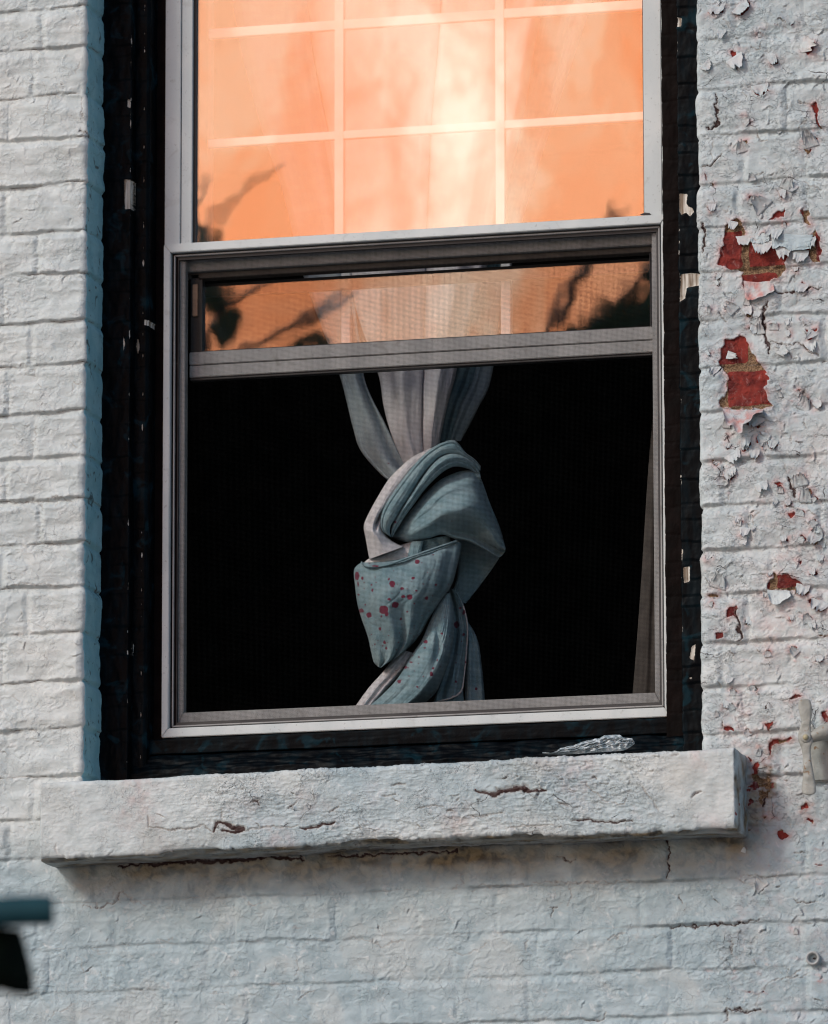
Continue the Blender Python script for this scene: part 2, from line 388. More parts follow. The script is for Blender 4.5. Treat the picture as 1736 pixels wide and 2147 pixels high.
def zpoly(pts, kx, ky, ox, oy):
    q = [P(ox+a*kx, oy+b*ky, 0.) for a, b in pts]; return [(float(p[0]), float(p[2])) for p in q]
R3 = (.4529, .4529, 1319.4, 0.); R4 = (.4529, .4529, 1319.4, 902.8); R7 = (.5, .5, 868., 1458.3); R6 = (.5, .5, 0., 1458.3)
PEELS = [zpoly(p, *R3) for p in [
    [(470,1022),(500,1012),(520,1030),(530,1070),(552,1105),(600,1122),(645,1115),(665,1150),(700,1140),(715,1120),(740,1140),(735,1180),(715,1210),(725,1250),(690,1290),(660,1290),(640,1330),(560,1350),(530,1330),(525,1260),(500,1252),(440,1235),(400,1222),(425,1180),(440,1100),(450,1050)],
    [(480,1570),(515,1545),(535,1560),(565,1625),(620,1710),(655,1750),(625,1790),(640,1840),(670,1880),(600,1892),(455,1890),(425,1880),(420,1850),(445,1830),(460,1760),(440,1710),(418,1680),(430,1610),(445,1570)],
    [(865,1060),(850,1090),(840,1140),(795,1165),(830,1185),(845,1215),(885,1210),(890,1160),(875,1100)],
    [(720,970),(690,978),(670,1000),(640,1020),(690,1012),(720,997)], [(795,975),(830,970),(835,990),(820,1010),(845,1040),(815,1030),(800,1000)],
    [(775,1335),(800,1300),(825,1335),(850,1340),(770,1347)], [(470,235),(500,235),(505,265),(490,275)],
    [(850,475),(870,470),(878,580),(895,590),(870,594),(860,520),(838,490)], [(800,688),(850,688),(828,712)], [(808,650),(830,648),(832,660),(812,662)],
    [(835,1565),(858,1560),(850,1615),(835,1610)], [(345,800),(352,805),(350,835),(343,825)], [(370,840),(388,850),(385,866)], [(815,1525),(880,1525),(860,1535),(820,1535)]]]
PEELS += [zpoly(p, *R4) for p in [
    [(640,720),(650,695),(665,690),(665,660),(700,665),(730,665),(760,685),(800,700),(815,730),(800,740),(740,738),(640,730)],
    [(735,385),(765,378),(768,395),(750,408)], [(672,245),(695,240),(712,252),(690,262)], [(365,765),(380,755),(410,765),(400,777)],
    [(452,835),(470,825),(500,812),(505,860),(480,855),(455,868)], [(400,935),(435,935),(438,965),(410,968)], [(830,790),(860,776),(885,802),(850,806)],
    [(750,1230),(770,1218),(800,1228),(760,1242),(735,1254)], [(650,1450),(665,1436),(745,1423),(750,1434),(680,1447),(648,1512)], [(775,600),(800,600),(790,622)],
    [(600,1640),(670,1633),(665,1657),(640,1655),(600,1650)], [(890,1302),(920,1300),(920,1350),(905,1352)], [(440,1370),(490,1380),(485,1397),(450,1392)],
    [(625,1360),(668,1353),(650,1388)], [(680,1870),(700,1850),(745,1875),(700,1890)], [(790,1740),(820,1725),(830,1745),(800,1760)], [(820,1800),(850,1798),(845,1815)]]]
CRACKS = [(zpoly(p, *R3), w) for p, w in [
    ([(400,440),(408,500),(412,575),(360,600)], 1.6), ([(490,270),(497,290),(502,320)], 1.4), ([(325,765),(390,760),(430,712)], 1.3), ([(640,1390),(620,1440),(630,1560),(655,1640)], 2.2),
    ([(650,1590),(740,1600),(790,1590),(880,1650)], 1.2), ([(770,1240),(780,1395),(740,1430)], .8), ([(780,470),(850,485)], 1.), ([(820,545),(795,585)], .9),
    ([(595,610),(600,655),(635,655)], 1.), ([(640,1355),(780,1348),(890,1330)], 1.6), ([(345,1030),(350,1080),(345,1165)], 1.8), ([(780,1825),(805,1805),(818,1860)], 1.),
    ([(735,1520),(742,1575)], 1.), ([(620,190),(600,230),(560,210)], 1.), ([(440,90),(470,130)], .7), ([(820,110),(870,120),(900,90)], .7), ([(385,640),(375,720),(395,760)], .8),
    ([(360,950),(385,1005)], .8), ([(465,960),(445,985)], .8), ([(565,830),(620,800)], .9), ([(820,850),(885,880)], .8), ([(730,480),(720,520)], .7), ([(410,1450),(455,1490)], 1.),
    ([(730,1610),(745,1660),(780,1660)], 1.), ([(805,1950),(820,1985)], .9), ([(390,1730),(440,1690)], 1.1), ([(890,1680),(920,1670)], 1.), ([(690,1420),(650,1470),(700,1480)], .6)]]
CRACKS += [(zpoly(p, *R4), w) for p, w in [
    ([(740,215),(750,260),(765,300)], 1.8), ([(720,150),(725,195)], .8), ([(575,500),(578,400),(612,370)], .8), ([(500,820),(500,880),(520,960),(505,972)], 1.8), ([(430,1330),(440,1385)], 1.2),
    ([(495,1295),(490,1340)], .8), ([(590,950),(602,975)], .9), ([(455,285),(460,330)], .8), ([(745,30),(765,60)], .9), ([(775,860),(780,890)], .8), ([(460,400),(520,412)], .8),
    ([(700,1250),(745,1245),(780,1225)], 1.), ([(640,1690),(615,1740)], 2.2), ([(345,1835),(350,1880)], .7)]]
CRACKS += [(zpoly(p, *R7), w) for p, w in [
    ([(240,815),(285,800),(490,795)], .7), ([(490,785),(700,785),(930,778)], .8), ([(1075,970),(1230,962),(1290,955),(1340,965),(1450,930)], 1.3), ([(575,920),(580,895),(600,885)], 1.1),
    ([(650,800),(665,840),(640,880)], .8), ([(80,1050),(220,1085),(280,1060),(300,1035)], .7), ([(810,1015),(850,1015),(890,985)], .9), ([(1070,610),(1065,760)], 1.6),
    ([(1325,1030),(1335,1090)], 1.0), ([(1310,1310),(1400,1325),(1445,1320)], 1.3), ([(1310,1310),(1312,1375)], 1.1), ([(1470,1230),(1510,1190),(1590,1185),(1660,1165)], .9),
    ([(1440,1310),(1445,1240),(1470,1220)], .7), ([(700,1360),(780,1360),(805,1340)], 1.1), ([(470,1070),(480,1020)], .8), ([(175,1300),(215,1270),(240,1280)], .6), ([(1370,760),(1520,755)], .9),
    ([(600,680),(640,695),(690,690)], 1.2), ([(1590,660),(1640,655)], 1.2), ([(1590,860),(1690,865)], 1.2), ([(1115,840),(1120,870)], 1.3), ([(200,740),(205,790),(150,815)], .6), ([(1560,1190),(1620,1150)], .9)]]
CRACKS += [([tuple(P(u, v, 0.)[[0, 2]]) for u, v in [(250,1813),(350,1809),(480,1803),(560,1795),(640,1800)]], 4.0), ([tuple(P(u, v, 0.)[[0, 2]]) for u, v in [(690,1795),(800,1792),(960,1783)]], 2.0)]
CRACKS += [(zpoly(p, *R6), w) for p, w in [
    ([(345,880),(430,882),(480,870),(500,835),(520,820)], 1.0), ([(520,830),(560,860),(620,885)], .7), ([(480,820),(475,850)], .8), ([(190,1345),(270,1320),(310,1290)], .6),
    ([(1250,1280),(1275,1250),(1320,1240)], .9), ([(860,1245),(960,1245)], .6), ([(1230,975),(1290,965)], .6), ([(1480,1010),(1560,1030),(1600,1050),(1700,1030)], .7), ([(230,620),(225,650)], .8),
    ([(345,1110),(350,1160)], .5), ([(1040,870),(1070,880),(1110,870)], .7), ([(1240,1080),(1245,1180)], .7), ([(650,1030),(720,1020)], .6), ([(380,1060),(440,1085),(470,1070)], .6)]]
_fr = random.Random(19); FLAKES = []
def _add_flake(cx, cz, w, l, a, rev):
    FLAKES.append((cx, cz, w, l, a))
    if rev:   # the bare patch the flake came away from lies just past its free edge
        ca, sa = math.cos(a), math.sin(a); q = []
        for k in range(9):
            th = k/9*2*math.pi; ex = w*.50*math.cos(th)*_fr.uniform(.6, 1.1); ez = l*(.55+.50*math.sin(th)*_fr.uniform(.6, 1.2))
            q.append((cx+ex*ca-ez*sa, cz+ex*sa+ez*ca))
        PEELS.append(q)
while len(FLAKES) < 120:
    fx_, fz_ = _fr.uniform(xRc+.012, .62), _fr.uniform(2.75, 4.28)
    if fz_ > 3.95 and _fr.random() < .45: continue
    if fz_ < 3.10 and _fr.random() < .85: continue
    if abs(fx_-P(1690, 1600, 0.)[0]) < .05 and abs(fz_-P(1690, 1580, 0.)[2]) < .1: continue
    if any(poly_sd(np.array([fx_]), np.array([fz_]), p)[0] > -.012 for p in PEELS[:3]): continue
    sz_ = .005+.013*_fr.random()**2
    _add_flake(fx_, fz_, sz_*_fr.uniform(1., 1.9), sz_*_fr.uniform(.6, 1.1), _fr.gauss(math.pi if _fr.random() < .6 else 0, .5), _fr.random() < .7)
for u_, v_, w_, l_, a_ in [(1560,500,.022,.012,3.2),(1600,512,.030,.016,3.1),(1645,522,.026,.016,3.3),(1680,528,.024,.018,2.9),(1700,505,.018,.012,3.4),(1538,470,.014,.009,2.9),(1530,745,.012,.012,4.4),(1500,770,.016,.012,2.7),(1680,600,.024,.010,3.0),(1700,720,.018,.014,3.5),(1640,735,.016,.012,4.0),(1705,700,.014,.012,2.4)]:
    p_ = P(u_, v_, 0.); _add_flake(float(p_[0]), float(p_[2]), w_, l_, a_, False)
K1 = .6944/1.736; R1 = (K1, K1, 0., 0.); K2 = .6944/1.534; R2 = (K2, K2, 0., 694.4)
CRACKS += [(zpoly(p, *R1), w) for p, w in [
    ([(425,330),(400,380)], .6), ([(250,480),(262,520),(250,600),(220,670)], .7), ([(425,520),(437,640)], .8), ([(415,680),(500,722)], 1.0), ([(60,205),(145,190)], .6),
    ([(230,430),(240,480)], .6), ([(610,0),(615,10)], .5), ([(20,1600),(60,1660)], .7)]]
CRACKS += [(zpoly(p, *R2), w) for p, w in [
    ([(335,290),(340,240),(390,240)], .7), ([(110,180),(160,175),(165,200),(110,208)], .7), ([(165,440),(170,480),(150,520)], .8), ([(50,790),(190,790),(260,770),(330,790)], .8),
    ([(175,780),(200,830)], .7), ([(30,1190),(100,1170),(240,1175),(290,1190)], .8), ([(60,1680),(90,1720)], .5), ([(20,700),(50,650),(90,640)], .6), ([(220,1490),(222,1520)], .7), ([(265,785),(260,810)], .5)]]

sill_low = [(100, 1832), (430, 1828), (900, 1808), (1300, 1790), (1560, 1774)]
_sl = np.array([P(a, b, 0.)[[0, 2]] for a, b in sill_low])
x_sill0, x_sill1 = X(86, 1720, -.075), X(1539, 1660, -.075)

def make_strokes(seed, n, x0, x1, z0, z1, dens, horiz=.6, lmin=.003, lmax=.020):
    r = random.Random(seed); out = []
    while len(out) < n:
        cx, cz = r.uniform(x0, x1), r.uniform(z0, z1)
        if r.random() > dens(cx, cz): continue
        L = lmin+(lmax-lmin)*r.random()**2.6; a = r.gauss(0, .55) if r.random() < horiz else r.uniform(0, math.pi)
        k = max(3, int(L/.0022)); st = L/k; p = (cx, cz); pts = [p]; bend = r.gauss(0, .16)
        for i in range(k):
            a += bend + r.gauss(0, .42); p = (p[0]+st*math.cos(a), p[1]+st*math.sin(a)); pts.append(p)
        out.append((np.array(pts), r.uniform(.35, 1.0)*(.6+L/.03), r.random() < .75, r.random()**1.3))
    return out
def apply_strokes(x, z, h, crack, strokes, amp=1.0, col=1.0):
    gx, gz = x[:, 0], z[0, :]
    sx = 1 if gx[-1] > gx[0] else -1; sz = 1 if gz[-1] > gz[0] else -1
    for pts, a, upside, dk in strokes:
        lo = pts.min(0)-.007; hi = pts.max(0)+.007
        i0, i1 = (np.searchsorted(gx, (lo[0], hi[0])) if sx > 0 else len(gx)-np.searchsorted(gx[::-1], (hi[0], lo[0])))
        j0, j1 = (np.searchsorted(gz, (lo[1], hi[1])) if sz > 0 else len(gz)-np.searchsorted(gz[::-1], (hi[1], lo[1])))
        if i1-i0 < 2 or j1-j0 < 2: continue
        X_ = x[i0:i1, j0:j1]; Z_ = z[i0:i1, j0:j1]; d = np.full(X_.shape, 1e9); sg = np.zeros(X_.shape); tt = np.zeros(X_.shape); n = len(pts)-1
        for i in range(n):
            e = pts[i+1]-pts[i]; L = e@e+1e-18; t = np.clip(((X_-pts[i][0])*e[0]+(Z_-pts[i][1])*e[1])/L, 0, 1)
            rx = X_-pts[i][0]-t*e[0]; rz = Z_-pts[i][1]-t*e[1]; q = np.hypot(rx, rz); m = q < d
            d = np.where(m, q, d); sg = np.where(m, np.sign(e[0]*rz-e[1]*rx), sg); tt = np.where(m, (i+t)/n, tt)
        e = pts[-1]-pts[0]; up_ = 1 if (e[0] > 0) == upside else -1
        tap = np.sin(np.pi*np.clip(tt, .02, .98))**.6*sst(.0065, .003, d)
        side = sg*up_
        h[i0:i1, j0:j1] += (1.5 if pts[0][0] > xRc and amp < 1.5 else 1.)*amp*a*tap*np.where(side > 0, .0011*np.exp(-d/.0028), -.0007*np.exp(-d/.0016))
        if dk > .12: crack[i0:i1, j0:j1] = np.maximum(crack[i0:i1, j0:j1], col*tap*np.clip(1.1-d/.0013, 0, 1)*(.35+.5*dk)*min(1, a))
_dl = lambda x, z: (.55 if x < xLc else (1.6 if x > xRc else .5))*(.35 if z < zsill-.03 and x < .45 else 1.0)*(.25+1.5*max(0, min(1, .35+1.6*float(pn(np.array(x*9.), np.array(z*12.), 77)))))
STROKES = make_strokes(41, 3400, -.68, .68, 2.55, 4.35, _dl)

def wall_field(x, z, fine=True):
    """height (m, outward) and attributes of the painted face at wall coordinates"""
    c, t = course_of(x, z)
    wz = .0036*fbm(x*11, z*9, 2, 3) + .0022*fbm(x*45, z*45, 3, 5)
    wx = .0032*fbm(x*12, z*14, 2, 8) + .0022*fbm(x*48, z*48, 3, 15)
    c, t = course_of(x, z+wz); cc = np.clip(c, 0, NC-1)
    top = zl[cc]*(1-t)+zr[cc]*t; bot = zl[cc+1]*(1-t)+zr[cc+1]*t
    dtop = top-(z+wz)-.0036; dbot = (z+wz)-bot-.0030; dz = np.minimum(dtop, dbot)
    xs = x+wx; dx = np.full(x.shape, .5); bi = np.zeros(x.shape, int); jn = 0.0036
    for i in range(NC):
        m = cc == i
        if not m.any(): continue
        J = np.array(joints[i]); k = np.searchsorted(J, xs[m]); k = np.clip(k, 1, len(J)-1)
        dx[m] = np.minimum(np.abs(xs[m]-J[k-1]), np.abs(J[k]-xs[m])) - jn; bi[m] = k
    r = .007
    qx, qz = np.maximum(r-dx, 0), np.maximum(r-dz, 0)
    d = np.where((dx < r) | (dz < r), r-np.hypot(qx, qz), np.minimum(dx, dz))
    label = np.where(d > -.0012, cc*100+bi, -1)
    hsh = (np.sin(cc*127.1+bi*311.7)*43758.5) % 1.0; hs2 = (np.sin(cc*269.5+bi*183.3)*28411.7) % 1.0
    left = sst(-.2, -.35, x); right = sst(.25, .4, x); low = sst(zsill+.02, zsill-.09, z)*(1-right*.35)
    fill = .5+1.3*fbm(x*7, z*13, 3, 21)
    depth = .0052*left + .0044*right + .0036*(1-left-right)
    depth = depth*(1-low) + .0024*low
    depth = depth*np.clip(.80-1.5*fbm(x*8, z*22, 3, 24), .10, 1.35)
    ph = sst(-.0035, .0055, dx + .002*fbm(x*40, z*25, 2, 27))
    prof = (.45+.55*ph)*sst(-.0022, .0030, dbot)*sst(-.0045, .0085, dtop)
    h = depth*(prof-.35) + prof*((hsh-.5)*.0028 + (hs2-.5)*.02*((z-(top+bot)/2))*(1-low))
    h += .0018*fbm(x*11, z*11, 2, 31) + .0009*fbm(x*38, z*46, 3, 35)
    # joint debris: wrinkled ridges along the beds
    wr = np.exp(-(d/.006)**2)*(1-.4*low)
    h += wr*.0034*np.abs(fbm(x*60, z*120, 3, 41))*sst(-.2, .3, fbm(x*10, z*12, 2, 44))
    peel = np.full(x.shape, -50.); crack = np.zeros(x.shape)
    if fine:
        # terraces left by lost paint coats and rough patches
        a1 = fbm(x*24+pn(x*60, z*60, 51)*.5, z*30, 4, 52)
        h += .0006*sst(.02, .06, a1)*sst(-.3, .2, fbm(x*5, z*7, 2, 54)) - .0006*sst(.24, .27, a1)
        a2 = fbm(x*62, z*80, 3, 57); patch = sst(-.1, .35, fbm(x*8, z*8, 2, 61))
        h += patch*(.0004*sst(.05, .16, a2) + .0003*np.abs(a2)) 
        a3 = fbm(x*150, z*170, 2, 66); h += (.15+.85*patch)*.00045*a3
        h -= .0000
        apply_strokes(x, z, h, crack, STROKES, 1.35, 1.0)
        # wrinkles under the paint
        rg = 1-np.abs(pn(x*26+pn(x*12, z*12, 71), z*48, 72))*7; h += .0004*np.clip(rg, 0, 1)*sst(.0, .3, pn(x*6, z*6, 74)+.1)
        jx = .0007*pn(x*330, z*330, 82); jz = .0007*pn(x*330, z*330, 83); wxx = .0042*fbm(x*80, z*80, 4, 81); wzz = .0042*fbm(x*80, z*80, 4, 85)
        for poly in PEELS:
            q = np.array(poly); lo = q.min(0)-.02; hi = q.max(0)+.02
            m = (x > lo[0]) & (x < hi[0]) & (z > lo[1]) & (z < hi[1])
            if m.any(): peel[m] = np.maximum(peel[m], 1000*poly_sd(x[m]+wxx[m], z[m]+wzz[m], poly))
        u_, v_ = x, z
        dens = (sst(.42, .50, x)*sst(3.85, 3.5, z)*.7 + .2*sst(.40, .44, x))*sst(-.25, .35, fbm(x*9, z*9, 2, 93))*1.2
        n1 = fbm(x*55+.6*pn(x*40, z*40, 90), z*85, 3, 91)
        peel = np.maximum(peel, (n1-(.98-.33*dens))*26*np.where(dens > .05, 1, 0) - 60*(dens <= .05))
        # rusty pocket beside the sill end
        px_, pz_ = P(1590, 1650, 0.)[[0, 2]]
        rr = np.hypot((x-px_)/.026, (z-pz_)/.055); peel = np.maximum(peel, (fbm(x*60, z*60, 4, 95)*1.2+.35-rr)*7)
        for pts, w in CRACKS:
            q = np.array(pts); lo = q.min(0)-.012; hi = q.max(0)+.012
            m = (x > lo[0]) & (x < hi[0]) & (z > lo[1]) & (z < hi[1])
            if not m.any(): continue
            dd, tt = line_d(x[m]+1.5*wxx[m]+jx[m], z[m]+1.5*wzz[m]+jz[m], pts)
            ww = w*.00055*(.35+1.3*np.sin(np.pi*np.clip(tt, .03, .97))**.6)
            cv = np.clip(1.15-dd/(ww+.0005)*.55, 0, 1)*min(1, .30+.42*w); crack[m] = np.maximum(crack[m], cv)
            side = sst(0, .002, dd)*np.exp(-dd/.004); h[m] += .0009*w*side*.6
        nat = np.abs(pn(x*17+.9*fbm(x*45, z*45, 3, 101), z*22, 102)); gate = sst(.18, .34, fbm(x*7, z*7, 2, 105))*(1-.5*low)
        crack = np.maximum(crack, np.clip(1-nat/.012, 0, 1)*gate*.5)
        jl = np.exp(-((dbot+.0004)/.0011)**2)*sst(.0, .28, fbm(x*26, z*20, 3, 161)+.10)*(1-.45*low)*(1-.3*right)
        crack = np.maximum(crack, .78*jl)
        h += -.0016*sst(.45, .8, crack)
        pm = sst(-.6, .6, peel); h -= .0022*pm*(np.minimum(1, .55+.45*sst(0, 3, peel)))
        h += .0012*np.exp(-(np.clip(-peel, 0, 50)/2.2))*(1-pm)*sst(-12, -.5, peel)
    joint = sst(.0028, .0012, d)
    pinkb = np.exp(-np.clip(-peel, 0, 60)/6.)*(peel > -45)
    pz2 = .5*sst(.43, .50, x)*(.22+.55*sst(.0, .3, fbm(x*9, z*9, 2, 111)))*sst(3.95, 3.6, z)*(1-.75*low)
    pink = np.clip(np.maximum(pinkb, pz2), 0, 1)
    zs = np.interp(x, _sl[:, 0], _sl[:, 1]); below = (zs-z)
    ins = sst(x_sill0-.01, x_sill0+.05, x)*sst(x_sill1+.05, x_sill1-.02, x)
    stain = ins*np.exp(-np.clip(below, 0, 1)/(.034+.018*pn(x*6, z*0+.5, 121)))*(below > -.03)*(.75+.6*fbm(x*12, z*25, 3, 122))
    ux, uz = P(1640, 1640, 0.)[[0, 2]]
    stain = np.maximum(stain, .75*np.exp(-((x-P(1580, 1690, 0.)[0])/.022)**2-((z-P(1580, 1700, 0.)[2])/.06)**2))
    stain = np.maximum(stain, .9*sst(-6, 0, peel)*np.exp(-(np.hypot(x-ux, z-uz)/.05)**2))
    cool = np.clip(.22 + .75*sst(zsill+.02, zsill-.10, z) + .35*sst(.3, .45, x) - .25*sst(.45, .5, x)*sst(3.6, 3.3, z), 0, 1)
    flaky = np.clip(sst(.35, .44, x)*(.72+.6*fbm(x*8, z*8, 2, 141)) + .10, 0, 1)*(1-.75*sst(zsill+.02, zsill-.06, z))
    return h, label, dict(flaky=flaky, peel=peel, crack=crack, joint=joint, pink=pink, stain=np.clip(stain, 0, 1), cool=cool)

# ------------------------------------------------------------------ build the wall
STEP = .00128
wall = empty('brick_wall', (0, 0, 0)); tag(wall, 'white painted brick wall with flaking paint and bare red brick right of the window', 'wall')
pieces = {}
def add_patch(s, z, mapper, fine=True, coll=pieces, mask=None):
    """s: across coordinate array (unfolded x), z array"""
    S, Zg = np.meshgrid(s, z, indexing='ij')
    base, nrm, fx = mapper(S, Zg)
    h, lab, at = wall_field(fx, Zg, fine)
    if hasattr(mapper, 'k'): h = h*mapper.k(S, Zg)
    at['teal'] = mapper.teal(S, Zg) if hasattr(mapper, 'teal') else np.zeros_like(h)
    co = base + nrm*h[..., None]
    n, m = S.shape
    du = np.gradient(co, axis=0); dv = np.gradient(co, axis=1); N = np.cross(du, dv); N /= np.linalg.norm(N, axis=2, keepdims=True)+1e-12
    N *= np.sign((N*nrm).sum(2, keepdims=True))
    q = grid_quads(n, m)
    lf = lab.ravel()[q]; fl = np.where((lf >= 0).sum(1) >= 2, lf.max(1), -1)
    co = co.reshape(-1, 3); N = N.reshape(-1, 3); nb = nrm.reshape(-1, 3)
    at = {k: v.ravel() for k, v in at.items()}
    order = np.argsort(fl, kind='stable'); fl = fl[order]; q = q[order]
    cuts = np.flatnonzero(np.diff(fl))+1
    for grp, L in zip(np.split(q, cuts), fl[np.concatenate([[0], cuts])]):
        vs, inv = np.unique(grp, return_inverse=True)
        coll.setdefault(int(L), []).append((co[vs], inv.reshape(grp.shape), {k: v[vs] for k, v in at.items()}, N[vs], nb[vs]))
def front(S, Zg):
    b = np.stack([S, np.zeros_like(S), Zg], -1); n = np.zeros_like(b); n[..., 1] = -1; return b, n, S
def make_corner(xc, sgn, r=.006):
    def f(S, Zg):
        # d: distance past the start of the round, towards the opening
        wob = .0022*fbm(Zg*0+sgn, Zg*14, 3, 131) + .0012*pn(Zg*0+sgn*3, Zg*55, 133)
        # thick paint rounds each brick: dips at the beds
        cz, t = course_of(S*0+xc, Zg); cz = np.clip(cz, 0, NC-1)
        top = zl[cz]*(1-t)+zr[cz]*t; bot = zl[cz+1]*(1-t)+zr[cz+1]*t
        dz = np.minimum(top-Zg, Zg-bot); hb = (np.sin(cz*91.7)*4375.5) % 1.0
        wob = wob - .0014*np.exp(-(dz/.004)**2) + (hb-.5)*.0022
        d = sgn*(S-(xc-sgn*r)); a = np.clip(d/r, 0, np.pi/2)
        past = np.maximum(d-r*np.pi/2, 0)
        x = np.where(d < 0, S, xc-sgn*r + sgn*r*np.sin(a)) + sgn*wob*sst(-.02, .002, d)
        y = np.where(d < 0, 0, r*(1-np.cos(a))+past)
        n = np.stack([np.where(d < 0, 0, sgn*np.sin(a)), np.where(d < 0, -1, -np.cos(a)), np.zeros_like(S)], -1)
        return np.stack([x, y, Zg], -1), n, S
    f.k = lambda S, Zg: 1-.62*sst(-.004, .006, sgn*(S-(xc-sgn*r)))
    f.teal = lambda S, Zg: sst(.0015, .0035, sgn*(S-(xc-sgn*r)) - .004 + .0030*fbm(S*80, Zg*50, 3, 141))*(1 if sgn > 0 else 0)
    return f
zt, zb_ = Z(100, -45, 0)+.12, Z(1000, 2190, 0)
xl0, xr1 = X(-45, 1000, 0), X(1785, 1000, 0)
zmid = Z(1000, 1700, 0)
zU = np.arange(zmid, zt, STEP); zD = zmid - np.arange(0, zmid-zb_, STEP)[::-1]
sL = xLc + .006*.6 + np.arange(RV+.005, -(xLc-xl0)-STEP, -STEP)[::-1]
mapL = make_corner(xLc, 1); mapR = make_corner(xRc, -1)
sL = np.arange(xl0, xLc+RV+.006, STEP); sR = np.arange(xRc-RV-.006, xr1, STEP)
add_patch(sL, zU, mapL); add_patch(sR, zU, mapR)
# below: one patch per stretch whose x samples continue those of the side strips
xm = np.arange(xl0, xr1, STEP)
add_patch(xm, np.concatenate([zD]), front)
def emit(coll, name, parent, limit=None):
    for L, lst in sorted(coll.items()):
        co, qs, at, N, nb = [], [], {}, [], []; off = 0
        for (c, q, a, nn, b) in lst:
            co.append(c); qs.append(q+off); off += len(c); N.append(nn); nb.append(b)
            for k, v in a.items(): at.setdefault(k, []).append(v)
        co = np.concatenate(co); qs = np.concatenate(qs); N = np.concatenate(N); nb = np.concatenate(nb); at = {k: np.concatenate(v) for k, v in at.items()}
        if len(qs) < 6: continue
        # orient
        fn = np.cross(co[qs[0, 1]]-co[qs[0, 0]], co[qs[0, 2]]-co[qs[0, 0]])
        if fn@nb[qs[0, 0]] < 0: qs = qs[:, ::-1]
        co, qs, at, N = skirt(co, qs, -nb*(.03 if L >= 0 else .034), at, N)
        me = np_mesh('brick' if L >= 0 else 'mortar', co, qs, at, True, N)
        o = link('brick' if L >= 0 else 'mortar_bed', me, MASON, parent)
        if L < 0: o['kind'] = 'stuff'
emit(pieces, 'brick', wall)
# the wall goes on outside the picture: coarser courses, joined
far = {}
CS = .007
for (x0, x1, z0, z1) in [(xl0-.9, xl0, zb_-.9, zt+.6), (xr1, xr1+.9, zb_-.9, zt+.6), (xl0, xr1, zb_-.9, zb_)]:
    S, Zg = np.meshgrid(np.arange(x0, x1+CS*.5, CS), np.arange(z0, z1+CS*.5, CS), indexing='ij')
    h, lab, at = wall_field(S, Zg, False); at['teal'] = h*0; at['pink'] *= .4
    co = np.stack([S, -h, Zg], -1).reshape(-1, 3)
    far.setdefault(0, []).append((co, grid_quads(*S.shape), {k: v.ravel() for k, v in at.items()}))
co, qs, at, off = [], [], {}, 0
for (c, q, a) in far[0]:
    co.append(c); qs.append(q+off); off += len(c)
    for k, v in a.items(): at.setdefault(k, []).append(v)
me = np_mesh('outer_masonry', np.concatenate(co), np.concatenate(qs), {k: np.concatenate(v) for k, v in at.items()})
o = link('outer_masonry', me, MASON, wall); o['kind'] = 'stuff'

# ------------------------------------------------------------------ box helpers
def box_bm(bm, x0, x1, y0, y1, z0, z1):
    vs = [bm.verts.new(p) for p in [(x0,y0,z0),(x1,y0,z0),(x1,y1,z0),(x0,y1,z0),(x0,y0,z1),(x1,y0,z1),(x1,y1,z1),(x0,y1,z1)]]
    for f in [(0,3,2,1),(4,5,6,7),(0,1,5,4),(1,2,6,5),(2,3,7,6),(3,0,4,7)]: bm.faces.new([vs[i] for i in f])
    return vs
def bm_obj(name, bm, mat, parent=None, bevel=0, seg=2, smooth=False):
    if bevel: bmesh.ops.bevel(bm, geom=bm.edges[:], offset=bevel, segments=seg, affect='EDGES', clamp_overlap=True)
    bmesh.ops.recalc_face_normals(bm, faces=bm.faces[:])
    me = bpy.data.meshes.new(name); bm.to_mesh(me); bm.free()
    if smooth:
        for p in me.polygons: p.use_smooth = True
    return link(name, me, mat, parent)
def bar(name, x0, x1, z0, z1, y0, y1, mat, parent, bevel=.0008):
    bm = bmesh.new(); box_bm(bm, min(x0,x1), max(x0,x1), y0, y1, min(z0,z1), max(z0,z1)); return bm_obj(name, bm, mat, parent, bevel)
def mitre(name, side, x0, x1, z0, z1, w, y0, y1, mat, parent, bevel=.0008):
    """one bar of a mitred rectangle; w = (left, right, bottom, top) widths"""
    wl, wr, wb, wt = w; g = .00025
    o = {'b': [(x0+g,z0),(x1-g,z0),(x1-wr-g,z0+wb),(x0+wl+g,z0+wb)], 't': [(x0+g,z1),(x0+wl+g,z1-wt),(x1-wr-g,z1-wt),(x1-g,z1)],
         'l': [(x0,z0+g),(x0+wl,z0+wb+g),(x0+wl,z1-wt-g),(x0,z1-g)], 'r': [(x1,z0+g),(x1,z1-g),(x1-wr,z1-wt-g),(x1-wr,z0+wb+g)]}[side]
    bm = bmesh.new(); a = [bm.verts.new((p[0], y0, p[1])) for p in o]; b = [bm.verts.new((p[0], y1, p[1])) for p in o]
    bm.faces.new(a); bm.faces.new(b[::-1])
    for i in range(4): bm.faces.new([a[i], b[i], b[(i+1) % 4], a[(i+1) % 4]])
    return bm_obj(name, bm, mat, parent, bevel)

# wall core behind the bricks, with the opening left clear
oxl, oxr = xLc+.001, xRc-.001
zo0 = Z(800, 1640, .1)
bm = bmesh.new()
box_bm(bm, -2.2, oxl-.012, .032, .30, 1.0, 5.2); box_bm(bm, oxr+.012, 2.2, .032, .30, 1.0, 5.2); box_bm(bm, oxl-.012, oxr+.012, .032, .30, 1.0, zo0-.03)
box_bm(bm, oxl-.012, oxr+.012, .032, .30, 4.75, 5.2)
bm_obj('wall_core', bm, plain('wall_core', (.2, .15, .12), (.25, .2, .16)), wall)

